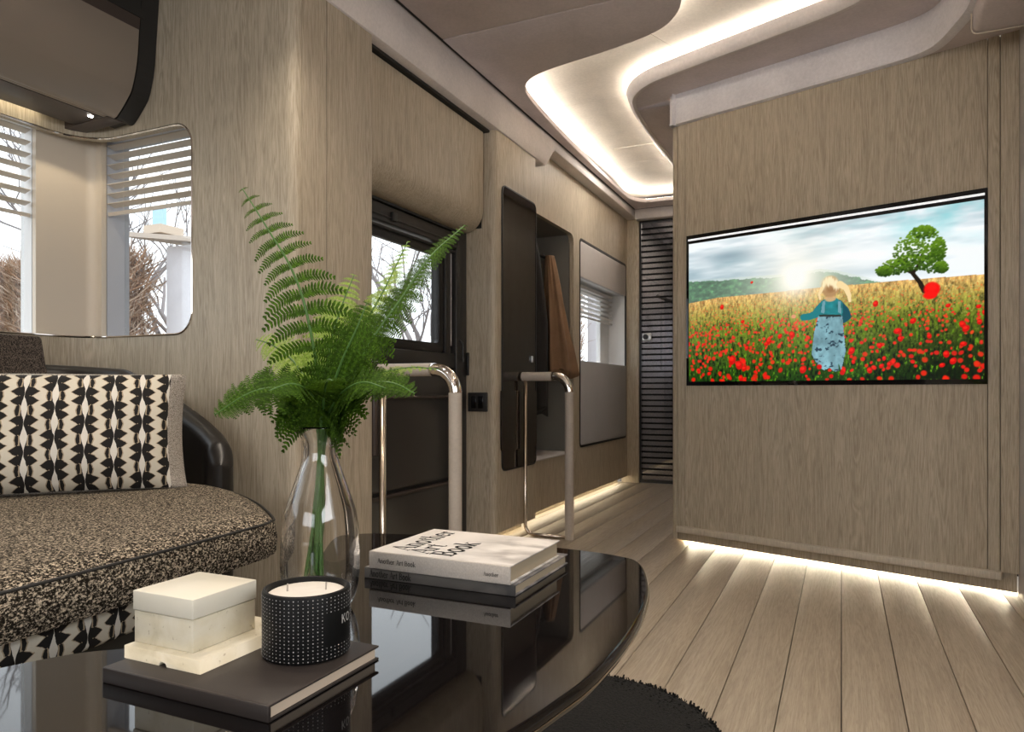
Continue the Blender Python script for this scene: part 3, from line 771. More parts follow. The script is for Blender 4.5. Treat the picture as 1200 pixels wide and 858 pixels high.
# fascia: pale padded band on top, curving off towards the camera on the right
fp = [tvm(-.008, 0, -.12)[:2], tvm(-.010, 0, -.07)[:2], tvm(-.008, 0, -.02)[:2], tvm(.0, 0, .008)[:2], tvm(.03, 0, .014)[:2], tvm(.3, 0, .014)[:2], tvm(.8, 0, .014)[:2], tvm(.96, 0, .018)[:2], tvm(1.05, 0, .038)[:2], tvm(1.11, 0, .085)[:2], (.352, 2.78), (.368, 2.70), (.372, 2.6)]
fpath = [(p[0], p[1]) for p in spline([(a, b, 0) for a, b in fp], 6)]
fs = struct(obj('trim_4', sweep(fpath, [(0, 1.935), (.003, 1.923), (-.012, 1.918), (-.03, 1.918), (-.03, 2.062), (.0, 2.062)]), M['fascia'], smooth=True), 'pale suede band along the top of the television wall', 'cove')
sof = [tvm(.90, 0, 0)[:2], tvm(.96, 0, .010)[:2], tvm(1.05, 0, .030)[:2], tvm(1.115, 0, .08)[:2], (.362, 2.78), (.38, 2.70), (.60, 2.70), (.62, 2.93), tvm(1.33, 0, 0)[:2]]
obj('soffit', MB().plate([(p[0], p[1]) for p in sof], [], 1.921, 1.935), M['ceiling'], fs)
# right wall beyond, and right hand overhead locker
struct(obj('wall_right', MB().box((.549, 2.30, 0), (.60, 2.955, 1.93)), M['palepanel']), 'narrow pale grey wall edge at the far right', 'wall')
struct(obj('wall_right_rear', MB().plate([(-2.5, 0), (2.33, 0), (2.33, 2.1), (-2.5, 2.1)], [[(-1.3, .95), (.6, .95), (.6, 1.65), (-1.3, 1.65)]], 1.30, 1.33, lambda u, v, w: (w, u, v)).box((.60, 2.30, 0), (1.33, 2.33, 2.1)), M['oak']), 'oak side wall with a long window, beside the camera', 'wall')
struct(obj('wall_rear', MB().plate([(-2.35, 0), (1.33, 0), (1.33, 2.1), (-2.35, 2.1)], [[(-1.6, .85), (.7, .85), (.7, 1.75), (-1.6, 1.75)]], -2.53, -2.5, lambda u, v, w: (u, w, v)).box((-2.35, -1.63, 0), (-2.30, -1.58, 2.1)).box((-2.35, -2.5, 0), (-2.32, -1.6, 2.1)), M['oak']), 'oak rear wall with the cab opening, behind the camera', 'wall')
struct(obj('ceiling_alcove', MB().box((-2.4, -2.5, 2.0), (-1.44, 1.70, 2.03)), M['ceiling']), 'low suede ceiling over the sofa alcove', 'ceiling')
rk = thing('overhead_locker', 'suede fronted locker with a thin pale edge at the top right corner', 'cabinet', (.38, 2.0, 1.85))
obj('body', MB().box((.384, .6, 1.852), (.545, 2.735, 2.055)), M['ceiling'], rk, bevel=.018, seg=4)
pl = rrect(.382, 1.850, .547, 2.056, .018, 4)
obj('edge_trim', MB().tube([(a, 2.735, b) for a, b in pl]+[(pl[0][0], 2.735, pl[0][1])], .0022, 6), M['cream'], rk)
obj('hinge', MB().box((.545, 2.45, 1.862), (.56, 2.74, 1.90)), M['black'], rk, bevel=.003)

# ---- television
tv = thing('television', 'flush wall television showing a child in a poppy field', 'television', tvm(.66, .724, 0))
obj('bezel', MB().plate([(.079, .723), (1.239, .723), (1.239, 1.404), (.079, 1.404)], [[(.0890, .741), (1.2300, .741), (1.2300, 1.366), (.0890, 1.366)]], -.012, .004, tvm), M['black_gloss'], tv)
obj('housing', MB().plate([(.084, .734), (1.2355, .734), (1.2355, 1.397), (.084, 1.397)], [], -.027, -.012, tvm), M['black'], tv)
obj('glow_strip', MB().plate([(.088, 1.379), (1.232, 1.379), (1.232, 1.387), (.088, 1.387)], [], .004, .0055, tvm), mat('tv_reflection_line', (.8, .8, .8), .3, emis=(.95, .97, 1), es=.55), tv)  # glow put in for the LED reflection along the top bezel
def vnoise(shape, cells, seed):
    r = np.random.RandomState(seed); gx, gy = cells; G = r.rand(gy+2, gx+2)
    y = np.linspace(0, gy, shape[0]); x = np.linspace(0, gx, shape[1]); yi = np.minimum(y.astype(int), gy); xi = np.minimum(x.astype(int), gx)
    fy = (y-yi)[:, None]; fx = (x-xi)[None, :]; fy = fy*fy*(3-2*fy); fx = fx*fx*(3-2*fx)
    a = G[yi][:, xi]; b = G[yi][:, xi+1]; c = G[yi+1][:, xi]; d = G[yi+1][:, xi+1]
    return (a*(1-fx)+b*fx)*(1-fy)+(c*(1-fx)+d*fx)*fy
def fbm(shape, cells, seed, octv=4):
    s = 0; w = 0
    for k in range(octv): s = s+vnoise(shape, (cells[0]*2**k, cells[1]*2**k), seed+k)*.6**k; w += .6**k
    return s/w
def tv_picture():
    NU_, NV_ = 560, 304; u0, u1, z0, z1 = .0890, 1.2300, .741, 1.366
    u = np.linspace(u0, u1, NU_)[None, :]+np.zeros((NV_, 1)); z = np.linspace(z0, z1, NV_)[:, None]+np.zeros((1, NU_))
    sh = (NV_, NU_)
    def line(pts):
        q = sorted(ontv(*p) for p in pts); return np.interp(u, [a for a, b in q], [b for a, b in q])
    def blend(img, mask, col): m = np.clip(mask, 0, 1)[..., None]; return img*(1-m)+np.array(col)*m if np.ndim(col) == 1 else img*(1-m)+col*m
    fld = line([(806, 356), (841, 349), (892, 344), (961, 337), (1029, 331), (1090, 326), (1157, 321)])
    hil = line([(806, 331), (841, 329), (892, 326), (925, 324), (961, 318), (981, 320), (1012, 327), (1029, 332), (1157, 330)])
    img = np.zeros((NV_, NU_, 3))
    # sky
    cl = fbm(sh, (5, 7), 1, 5); cl2 = fbm(sh, (3, 9), 9, 4)
    top = np.clip((z-1.20)/.18, 0, 1); right = np.clip((u-.5)/.6, 0, 1)
    img[:] = (.93, .95, .96)
    img = blend(img, np.clip((cl2-.45)*3.2, 0, 1)*.75*np.clip((z-1.10)/.1, 0, 1), (.56, .66, .70))
    img = blend(img, np.clip((cl-.40)*3, 0, 1)*top*(.25+.75*right), (.45, .78, .80))
    d = lambda px, py, sx, sy: (lambda c: ((u-c[0])/sx)**2+((z-c[1])/sy)**2)(ontv(px, py))
    img = blend(img, np.exp(-d(855, 300, .13, .028))*.75, (.48, .57, .62))
    img = blend(img, np.exp(-d(1010, 300, .25, .05))*.8, (.97, .98, .98))
    # hills
    trees = fbm(sh, (60, 50), 21, 3)
    hc = np.array([.16, .30, .20])[None, None]*(.45+1.1*trees[..., None])+np.clip((trees[..., None]-.55), 0, 1)*np.array([.2, .5, .1])
    img = blend(img, ((z < hil+.008*(trees-.5)*2) & (z > fld)).astype(float)*.92, hc)
    haze = np.exp(-((u-ontv(935, 325)[0])/.20)**2)
    img = blend(img, (.30+haze*.6)*((z < hil+.01) & (z > fld)), (.80, .85, .80))
    # field
    dist = np.clip((fld-z)/(fld-z0+1e-6), 0, 1)
    fn = fbm(sh, (150, 110), 31, 3); fv = fbm(sh, (180, 40), 41, 3); big = fbm(sh, (8, 6), 51, 3)
    far_c = np.array([.80, .64, .40]); near = np.array([.12, .25, .06]); mid = np.array([.40, .46, .14])
    t = dist[..., None]
    base = np.where(t < .38, far_c*(1-t/.38)+mid*(t/.38), mid*(1-(t-.38)/.62)+near*((t-.38)/.62))
    dark = np.clip((u-.80)/.3, 0, 1)*np.clip((dist-.3)*2, 0, 1)
    base = base*(.55+.95*fv[..., None])*(1-.45*dark[..., None])
    base = blend(base, np.clip((fn-.60)*6, 0, 1)*.5*np.clip(1-dist*1.1, 0, 1), (.95, .90, .60))
    base = blend(base, np.clip((fv-.66)*7, 0, 1)*np.clip(dist*1.5, 0, 1), (.42, .62, .12))
    base = blend(base, np.clip((.40-fv)*7, 0, 1)*np.clip(dist*1.4, 0, 1)*.8, (.03, .08, .03))
    inf = z < fld
    img = np.where(inf[..., None], base, img)
    rs = np.random.RandomState(5)
    def blob(cu, cz, ru, rz, col, a=1.0, soft=.35, ang=0):
        i0 = max(0, int((cz-2*rz-z0)/(z1-z0)*NV_)); i1 = min(NV_, int((cz+2*rz-z0)/(z1-z0)*NV_)+2)
        r2 = max(ru, rz)*2
        j0 = max(0, int((cu-r2-u0)/(u1-u0)*NU_)); j1 = min(NU_, int((cu+r2-u0)/(u1-u0)*NU_)+2)
        i0 = max(0, int((cz-r2-z0)/(z1-z0)*NV_)); i1 = min(NV_, int((cz+r2-z0)/(z1-z0)*NV_)+2)
        if i1 <= i0 or j1 <= j0: return
        du = u[i0:i1, j0:j1]-cu; dz = z[i0:i1, j0:j1]-cz
        a_, b_ = du*math.cos(ang)+dz*math.sin(ang), -du*math.sin(ang)+dz*math.cos(ang)
        rr = np.sqrt((a_/ru)**2+(b_/rz)**2); m = np.clip((1-rr)/soft+.5, 0, 1)*a
        img[i0:i1, j0:j1] = img[i0:i1, j0:j1]*(1-m[..., None])+np.array(col)*m[..., None]
    # poppies, small to large
    for k in range(2600):
        dd = rs.rand()**1.15; cu = u0+(u1-u0)*rs.rand(); f = np.interp(cu, u[0], fld[0]); cz = f-(f-z0)*dd
        r = .0012+.0078*dd*(.5+rs.rand()*.7)
        c = (.85+.1*rs.rand(), .10+.10*rs.rand()+.28*(1-dd)*rs.rand(), .07+.15*(1-dd))
        if dd < .3: c = (.85, .42+.1*rs.rand(), .25); 
        if rs.rand() < .15+.3*(dd > .8): continue
        if dd > .45 and rs.rand() < .62: continue
        if cu > .85 and rs.rand() < .3: continue
        blob(cu, cz, r*1.2, r*(.8+.4*rs.rand()), c, .9, .5, rs.rand()*3)
    for px, py, r in [(858, 422, .019), (866, 428, .018), (872, 432, .012), (941, 433, .015), (998, 411, .013), (1000, 424, .008), (1019, 434, .011), (1052, 388, .013), (1055, 397, .010), (1109, 415, .012), (1117, 423, .012), (1104, 428, .009), (1128, 380, .012), (1132, 385, .012), (1129, 403, .010), (868, 443, .012), (831, 438, .009), (928, 392, .013), (901, 400, .011), (870, 377, .008), (846, 360, .010), (881, 331, .006), (1148, 377, .009), (1154, 366, .009), (1031, 405, .010), (1089, 394, .009), (1070, 376, .011), (1033, 429, .009), (1042, 427, .009), (1036, 420, .008), (898, 403, .010), (875, 408, .010), (1026, 356, .011), (1147, 359, .008), (1111, 358, .008), (914, 394, .010), (818, 434, .008), (824, 404, .007), (945, 441, .006)]:
        cu, cz = ontv(px, py); blob(cu, cz, r*1.1, r*.85, (.80, .04, .03), 1, .3, rs.rand()*2); blob(cu-r*.2, cz+r*.25, r*.6, r*.45, (.98, .20, .12), .8, .6)
    # sun
    s = ontv(932, 325); ds = np.sqrt(((u-s[0])/1.0)**2+((z-s[1])/1.0)**2)
    img = blend(img, np.clip(np.exp(-(ds/.065)**2)*1.25, 0, 1), (1.0, 1.0, .98)); img = blend(img, np.exp(-(ds/.17)**1.5)*.45, (1.0, .95, .86))
    # tree
    def P(px, py): return ontv(px, py)
    def stroke(pts, w0, w1, col):
        q = [P(*p) for p in pts]; n = 40
        for i in range(len(q)-1):
            for k in range(n):
                f = (i+k/n)/(len(q)-1); t_ = k/n; blob(q[i][0]*(1-t_)+q[i+1][0]*t_, q[i][1]*(1-t_)+q[i+1][1]*t_, w0*(1-f)+w1*f, w0*(1-f)+w1*f, col, 1, .3)
    stroke([(1083, 341), (1078, 331), (1070, 321), (1066, 312), (1060, 304)], .008, .005, (.16, .12, .07))
    stroke([(1070, 321), (1076, 310), (1080, 298)], .005, .003, (.16, .12, .07)); stroke([(1070, 321), (1055, 314), (1043, 312)], .004, .002, (.16, .12, .07))
    crowns = [(1083, 288, 24, 22), (1066, 294, 20, 18), (1049, 313, 17, 9), (1091, 303, 17, 17), (1070, 308, 22, 10), (1100, 292, 9, 14), (1083, 272, 14, 8), (1036, 318, 10, 6), (1103, 313, 8, 7)]
    for k in range(1700):
        c = crowns[rs.randint(len(crowns))]; a = rs.rand()*6.28; rr = math.sqrt(rs.rand())
        px = c[0]+c[2]*rr*math.cos(a); py = c[1]+c[3]*rr*math.sin(a); cu, cz = P(px, py); b = rs.rand()
        lit = .5-(py-c[1])/c[3]*.35+.25*(rs.rand()-.5)
        col = np.array([.10, .20, .03])*(1-lit)+np.array([.50, .66, .16])*lit
        blob(cu, cz, .0042, .0034, tuple(col), .85, .6)
    # big poppy before the tree
    c = P(1092, 339); blob(c[0], c[1], .026, .026, (.93, .04, .02), 1, .3); blob(c[0], c[1]+.008, .016, .012, (1, .16, .10), .7, .6); c = P(1090, 346); blob(c[0], c[1], .022, .014, (.95, .08, .03), 1, .3)
    # girl seen from behind
    teal = (.16, .50, .52); teal2 = (.09, .33, .38); skin = (.88, .62, .48)
    stroke([(956, 368), (949, 371), (941, 372)], .013, .012, teal); stroke([(966, 356), (960, 362), (955, 369)], .014, .014, teal)
    c = P(930, 371); blob(c[0], c[1], .010, .008, skin)
    stroke([(982, 356), (990, 364), (993, 371), (988, 375)], .015, .012, teal2)
    def poly(pts, colf):
        q = [P(*p) for p in pts]; inside = np.zeros(sh, bool); n = len(q)
        for i in range(n):
            (xa, ya), (xb, yb) = q[i], q[(i+1) % n]
            cnd = ((ya > z) != (yb > z)) & (u < (xb-xa)*(z-ya)/(yb-ya+1e-9)+xa); inside ^= cnd
        return inside
    m_ = poly([(962, 353), (970, 349), (980, 349), (988, 355), (987, 376), (960, 376)], None)
    img = np.where(m_[..., None], np.array(teal)*(.7+.5*fbm(sh, (40, 30), 61)[..., None]), img)
    m_ = poly([(959, 370), (987, 370), (989, 392), (991, 412), (986, 433), (978, 436), (972, 431), (966, 434), (959, 430), (951, 415), (954, 390)], None)
    dn = fbm(sh, (60, 45), 71); dress = np.array([.55, .72, .76])*(.62+.6*fbm(sh, (30, 12), 75)[..., None]); dress = blend(dress, np.clip((dn-.62)*14, 0, 1)*.8, (.12, .18, .24))
    img = np.where(m_[..., None], dress, img)
    m_ = poly([(962, 366), (964, 353), (967, 353), (966, 368)], None) | poly([(982, 366), (982, 353), (985, 353), (986, 368)], None)
    img = np.where(m_[..., None], np.array([.45, .62, .66]), img)
    stroke([(961, 370), (985, 370)], .004, .004, (.2, .22, .2))
    c = P(973, 350); blob(c[0], c[1], .022, .012, (.85, .68, .50), .9)
    c = P(973, 336); blob(c[0], c[1], .034, .042, (.70, .56, .40), 1, .25); blob(c[0]-.004, c[1]+.014, .030, .026, (.93, .85, .68), .8, .7); blob(c[0], c[1]-.006, .018, .016, (.56, .40, .26), .7, .7)
    for k in range(60):
        a = rs.rand()*2-1; q0 = P(973+a*9, 327+6*a*a); blob(q0[0]+.004*rs.randn(), q0[1]-.02*rs.rand(), .003, .012, (.97, .90, .74), .6, .7)
    stroke([(984, 333), (991, 337), (995, 346), (996, 353)], .012, .005, (.94, .84, .64)); stroke([(963, 338), (960, 345), (961, 351)], .007, .003, (.94, .84, .64))
    # poppies and grass in front of her
    for px, py in ((958, 431), (962, 436), (968, 438), (984, 433), (988, 440), (979, 440)):
        c = P(px, py); blob(c[0], c[1], .003, .02, (.12, .28, .06), .9, .5, .2)
    for px, py, r in ((960, 430, .010), (987, 437, .009), (974, 441, .008)):
        c = P(px, py); blob(c[0], c[1], r, r, (.80, .06, .05))
    img = np.clip(img, 0, 1); img = np.clip((img-.5)*1.12+.5, 0, 1)
    lin = np.where(img <= .04045, img/12.92, ((img+.055)/1.055)**2.4)
    # mesh
    me = bpy.data.meshes.new('screen'); base = wloc(tv)
    uu = u.ravel(); zz = z.ravel(); co = np.empty((NU_*NV_, 3))
    co[:, 0] = P0.x+U.x*uu+N.x*-.0005-base.x; co[:, 1] = P0.y+U.y*uu+N.y*-.0005-base.y; co[:, 2] = zz-base.z
    idx = np.arange(NU_*NV_).reshape(NV_, NU_); q = np.stack([idx[:-1, :-1], idx[:-1, 1:], idx[1:, 1:], idx[1:, :-1]], -1).reshape(-1, 4)
    me.vertices.add(len(co)); me.vertices.foreach_set('co', co.ravel()); me.loops.add(q.size); me.loops.foreach_set('vertex_index', q.ravel().astype(np.int32))
    me.polygons.add(len(q)); me.polygons.foreach_set('loop_start', (np.arange(len(q))*4).astype(np.int32)); me.update(calc_edges=True)
    at = me.color_attributes.new('picture', 'FLOAT_COLOR', 'POINT'); at.data.foreach_set('color', np.concatenate([lin.reshape(-1, 3), np.ones((NU_*NV_, 1))], 1).ravel().astype(np.float32))
    m = mat('screen_picture', (.01, .01, .01), .25); t = NT(m); a = t.n('ShaderNodeVertexColor'); a.layer_name = 'picture'
    t.l(a.outputs[0], t.b.inputs['Emission Color']); t.b.inputs['Emission Strength'].default_value = .80; t.b.inputs['Specular IOR Level'].default_value = .2
    me.materials.append(m); link('screen', me, tv)
tv_picture()

# ------------------------------------------------------------------ handrails
def handrail(label, y, x0, x1, zt, zb, grp, rbar=.0085):
    t = thing('handrail', label, 'handrail', (x1, y, 0), grp)
    r = .0215; R = .075
    obj('upright_cover', MB().tube([(x1, y, zb), (x1, y, zt-R-r)], r, 20), M['tubecover'], t, smooth=True)
    obj('top_cover', MB().tube([(x0, y, zt-r), (x1-R-.012, y, zt-r)], r, 20), M['tubecover'], t, smooth=True)
    el = [(x1-R-.012, y, zt-r)]+[(x1-R+R*math.sin(k/10*PI/2), y, zt-r-R+R*math.cos(k/10*PI/2)) for k in range(11)]+[(x1, y, zt-R-r-.004)]
    obj('elbow', MB().tube(el, r*.98, 24), M['chrome'], t, smooth='all')
    rb = .045
    xi = x0+.014
    lo = [(xi, y, zt-2*r+.004), (xi, y, zb+.008+rb)]+[(xi+rb-rb*math.cos(k/8*PI/2), y, zb+.008+rb-rb*math.sin(k/8*PI/2)) for k in range(1, 9)]+[(x1, y, zb+.008)]
    obj('flat_bar', MB().tube(lo, rbar, 12), M['bronze'], t, smooth='all')
    obj('end_cap', MB().tube([(x0-.006, y, zt-r), (x0, y, zt-r)], r*1.02, 20), M['chrome'], t, smooth=True)
    return t
handrail('nearer beige leather covered handrail with chrome elbow, behind the fern', 2.02, -1.414, -1.122, .790, 0.0, None, .012)
handrail('farther slim beige handrail with chrome elbow, in front of the corridor', 3.20, -1.405, -1.165, .790, 0.0, None)
pd_ = tag(obj('end_pad', MB().box((XP-.02, YD0+.001, .48), (XP+.004, YD0+.03, .80)), M['brown_dark'], bevel=.006), 'brown leather pad on the oak pier beside the entry door', 'pad')

# ------------------------------------------------------------------ overhead locker, top left
def locker():
    t = thing('overhead_locker', 'taupe fronted overhead locker above the sofa, at the top left', 'cabinet', (-2.2, 1.56, 1.56))
    a = ony(137, 137, 1.545); b = ony(155, 110, 1.545); c = ony(163, 35, 1.545)
    # end profile of the flap (x,z) from bottom lip to top
    pr = [(a.x-.035, a.z+.004), (a.x-.010, a.z-.002), (a.x+.012, a.z+.012), (b.x-.02, b.z-.01), (b.x, b.z+.02), ((b.x+c.x)/2+.006, (b.z+c.z)/2), (c.x, c.z)]
    pr = [(p.x, p.y) for p in spline([(x, z, 0) for x, z in pr], 4)]
    th = .018; y0, y1 = -1.0, 1.545
    P = []
    for y in (y0, y1): P.append([(x, y, z) for x, z in pr]+[(x-th, y, z+.0) for x, z in reversed(pr)])
    m = MB(); m.grid([r+[r[0]] for r in P]); m.add(P[0], [tuple(range(len(P[0])))]); m.add(P[1], [tuple(reversed(range(len(P[1]))))])
    obj('flap', m, M['flap'], t, smooth=True, bevel=0)
    cx, cz = pr[-1]
    obj('grip_strip', MB().hexa([(cx-.016, y0, cz), (cx+.001, y0, cz), (cx+.001, y1, cz), (cx-.016, y1, cz)], [(cx-.012, y0, cz+.035), (cx+.006, y0, cz+.035), (cx+.006, y1, cz+.035), (cx-.012, y1, cz+.035)]), M['brown_dark'], t)
    obj('body', MB().box((-2.25, y0, a.z+.012), (a.x-.03, y1+.03, 1.99)).box((-2.1, y0, cz+.04), (cx-.0, y1+.02, 1.99)), M['black'], t)
    obj('end_panel_shadow', MB().plate([(x-.006, z) for x, z in pr]+[(cx+.01, 1.99), (a.x-.1, 1.99), (a.x-.1, a.z)], [], y1+.008, YC-.002, lambda u, v, w: (u, w, v)), M['black'], t)  # black end piece, also standing in for the flap's shadow on the wall
    obj('underside', MB().box((-2.25, y0, a.z-.004), (a.x-.035, y1-.02, a.z+.012)), M['brown_dark'], t, bevel=.002)
    obj('end_lip', MB().hexa([(-2.37, y1-.02, a.z-.012), (a.x-.015, y1-.02, a.z-.004), (a.x-.015, y1+.035, a.z-.004), (-2.27, y1+.035, a.z-.012)], [(-2.29, y1-.02, a.z+.02), (a.x-.03, y1-.02, a.z+.02), (a.x-.03, y1+.035, a.z+.02), (-2.27, y1+.035, a.z+.02)]), M['brown_dark'], t, bevel=.002)
    obj('lamp_lens', MB().lathe([(.0, -.002), (.006, -.002), (.008, 0)], (a.x-.06, y1-.045, a.z-.004), 16), M['led'], t)
    d = bpy.data.lights.new('reading_lamp', 'SPOT'); d.energy = 1.2; d.color = (1, .85, .62); d.spot_size = math.radians(130); d.shadow_soft_size = .01
    o = bpy.data.objects.new('reading_lamp_light', d); COL.objects.link(o); o.location = (a.x-.06, y1-.045, a.z-.012)
    # strip lamp under the locker washing the wall below
    obj('glow_strip', MB().box((-2.28, -1.0, a.z+.022), (-2.265, y1-.10, a.z+.026)), M['led_floor'], t)
locker()

# ------------------------------------------------------------------ sofa
sofa = thing('sofa', 'brown tweed sofa with a black leather shell and patterned skirt', 'sofa', (-1.6, .4, 0))
front = [(-.985, -1.1), (-.985, .2), (-.997, .58), (-1.015, .85), (-1.035, 1.08), (-1.048, 1.125), (-1.075, 1.165), (-1.25, 1.30), (-1.437, 1.408), (-1.58, 1.452), (-1.9, 1.47), (-2.2, 1.47), (-2.22, -1.1)]
def inset(poly, d):
    out = []; n = len(poly)
    for i in range(n):
        a, b, c = Vector(poly[i-1]), Vector(poly[i]), Vector(poly[(i+1) % n])
        n1 = Vector(((b-a).y, -(b-a).x)).normalized(); n2 = Vector(((c-b).y, -(c-b).x)).normalized(); nn = (n1+n2).normalized()
        out.append(tuple(b-nn*(d/max(.5, nn.dot(n1)))))
    return out
# orientation: interior is to the left of travel
fs_ = [(p.x, p.y) for p in spline([(a, b, 0) for a, b in front[:11]], 5)]+front[11:]
def layers(prof, poly):
    m = MB(); P = []
    for d, z in prof: P.append([(x, y, z) for x, y in inset(poly, d)])
    n = len(poly); vs = [p for r in P for p in r]; f = []
    for j in range(len(P)-1):
        for k in range(n): f.append((j*n+k, j*n+(k+1) % n, (j+1)*n+(k+1) % n, (j+1)*n+k))
    f.append(tuple(range(n))); f.append(tuple((len(P)-1)*n+k for k in reversed(range(n))))
    m.add(vs, f); return m
obj('seat_cushion', layers([(.016, .366), (.004, .366), (0, .372), (-.002, .40), (.002, .430), (.004, .4345), (.007, .431), (.010, .4355), (.02, .443), (.04, .449), (.06, .451)], fs_), M['tweed'], sofa, smooth=True, angle=55)
obj('piping', MB().tube([(x, y, .4345) for x, y in inset(fs_[:44], .0045)], .0026, 6), M['black'], sofa, smooth=True)
# patterned skirt
m = MB(); sk = [(-1.030, -1.0), (-1.030, .2), (-1.04, .58), (-1.055, .80), (-1.10, 1.0), (-1.18, 1.12), (-1.32, 1.2)]
sk = [(p.x, p.y) for p in spline([(a, b, 0) for a, b in sk], 8)]
def uvgrid(name, P, UV, mt, parent, smooth=True):
    me = bpy.data.meshes.new(name); base = wloc(parent); nu = len(P); nv = len(P[0])
    me.from_pydata([tuple(Vector(p)-base) for r in P for p in r], [], [(i*nv+j, (i+1)*nv+j, (i+1)*nv+j+1, i*nv+j+1) for i in range(nu-1) for j in range(nv-1)])
    uvl = me.uv_layers.new(name='UVMap'); fl = [uv for r in UV for uv in r]
    for lp in me.loops: uvl.data[lp.index].uv = fl[lp.vertex_index]
    me.materials.append(mt); me.polygons.foreach_set('use_smooth', [True]*len(me.polygons)); me.update(); return link(name, me, parent)
P = []; UV = []; s = 0
for i, (x, y) in enumerate(sk):
    if i: s += math.hypot(x-sk[i-1][0], y-sk[i-1][1])
    P.append([(x-.03, y, .30), (x-.006, y, .302), (x, y, .309), (x+.002, y, .34), (x, y, .372)]); UV.append([(s/.055, v/.055) for v in (-.03, -.006, 0, .031, .063)])
uvgrid('skirt', P, UV, M['ikat'], sofa)
obj('plinth', MB().box((-2.15, -1.0, .02), (-1.12, .95, .30)), M['black'], sofa, bevel=.01)
# leather shell
sp = spline([(-2.215, -1.0, 0), (-2.215, .6, 0), (-2.215, 1.15, 0), (-2.18, 1.40, 0), (-2.08, 1.50, 0), (-1.90, 1.53, 0), (-1.72, 1.525, 0), (-1.62, 1.505, 0), (-1.56, 1.475, 0), (-1.52, 1.44, 0)], 8)
P = []
for i, p in enumerate(sp):
    a = sp[max(0, i-1)]; b = sp[min(len(sp)-1, i+1)]; t_ = (b-a).normalized(); nn = Vector((-t_.y, t_.x, 0))
    if p.y < 1.3 and p.x < -2.1: zt = .775
    else: zt = float(np.interp(p.x, [-2.2, -2.0, -1.9, -1.78, -1.68, -1.61, -1.56, -1.52], [.780, .766, .725, .668, .622, .588, .560, .50]))
    e = max(0, (i-(len(sp)-9))/8); sh = math.sqrt(max(0, 1-e*e))
    hw = .004+.030*sh; zb = .155+.05*(1-sh)
    ring = []
    for k in range(9):
        a_ = PI*k/8; ring.append(tuple(p+nn*(hw*math.cos(a_))+Vector((0, 0, zt-hw*1.2+hw*1.2*math.sin(a_)))))
    for k in range(9):
        a_ = PI+PI*k/8; ring.append(tuple(p+nn*(hw*math.cos(a_))+Vector((0, 0, zb+hw+hw*math.sin(a_)))))
    P.append(ring)
m = MB(); m.grid([r+[r[0]] for r in P]); m.add(P[0], [tuple(range(18))]); m.add(P[-1], [tuple(reversed(range(18)))])
obj('leather_shell', m, M['leather'], sofa, smooth='all')
# back cushion
cbk = ony(60, 393, 1.40); x1 = cbk.x
obj('back_cushion', MB().hexa([(-2.17, -1.0, .46), (x1+.06, -1.0, .46), (x1+.06, 1.40, .46), (-2.17, 1.42, .46)], [(-2.185, -1.0, .862), (x1-.0, -1.0, .862), (x1-.0, 1.37, .862), (-2.185, 1.38, .862)]), M['tweed_dark'], sofa, bevel=.02, seg=4)

# pillow
def pillow():
    p0 = Vector((-1.560, 1.318, .452)); p1 = p0+Vector((-.642, -.767, 0))*.56
    e = (p1-p0); Wd = e.length; e = e.normalized(); nrm = Vector((-e.y, e.x, 0)); nrm = nrm if nrm.dot(Vector((0, 0, 0))-p0) > 0 else -nrm
    H = .292; up = Vector((0, 0, 1))*math.cos(.16)-nrm*math.sin(.16); nn = (nrm*math.cos(.16)+Vector((0, 0, 1))*math.sin(.16))
    c = (p0+p1)/2
    t = thing('pillow', 'black and cream zigzag patterned cushion with a grey tweed edge, on the sofa', 'cushion', c)
    nu, nv = 44, 30
    def edge(u, v):
        # outline pulled in at the middle of the sides
        return (u*(1-.035*(1-v*v)), v*(1-.03*(1-u*u)))
    def F(side):
        P = []; UV = []
        for i in range(nu+1):
            u = -1+2*i/nu; r = []; q = []
            for j in range(nv+1):
                v = -1+2*j/nv; a, b = edge(u, v)
                a = a+(.13*((1+a)/2)**3 if side < 0 else 0)
                bul = ((1-abs(u)**2.6)*(1-abs(v)**2.6))**.55
                wr = .003*math.sin(9*u+3*v)*bul
                g = (.012+.014*(1-abs(v)**3)) if side > 0 else -(.012+.020*(1-abs(v)**3))
                r.append(c-e*(a*Wd/2)+up*((b+1)*H/2)+nn*(g+side*(.052*bul+wr))); q.append((a*Wd/2/.061, b*H/2/.070))
            P.append(r); UV.append(q)
        return P, UV
    Pf, UVf = F(1); Pb, UVb = F(-1)
    uvgrid('front_panel', Pf, UVf, M['ikat'], t); uvgrid('back_panel', Pb, UVb, M['tweed_grey'], t)
    ring = [(i, 0) for i in range(nu)]+[(nu, j) for j in range(nv)]+[(i, nv) for i in range(nu, 0, -1)]+[(0, j) for j in range(nv, 0, -1)]
    m = MB(); rows = []
    for k, w in enumerate((0, .5, 1)):
        rows.append([tuple(Pf[i][j]*(1-w)+Pb[i][j]*w+((Pf[i][j]-(c+up*H/2)).normalized()*.006 if w == .5 else Vector((0, 0, 0)))) for i, j in ring])
    m.grid([[rows[0][k], rows[1][k], rows[2][k]] for k in range(len(ring))], closed_u=True)
    obj('side_gusset', m, M['tweed_grey'], t, smooth='all')
pillow()

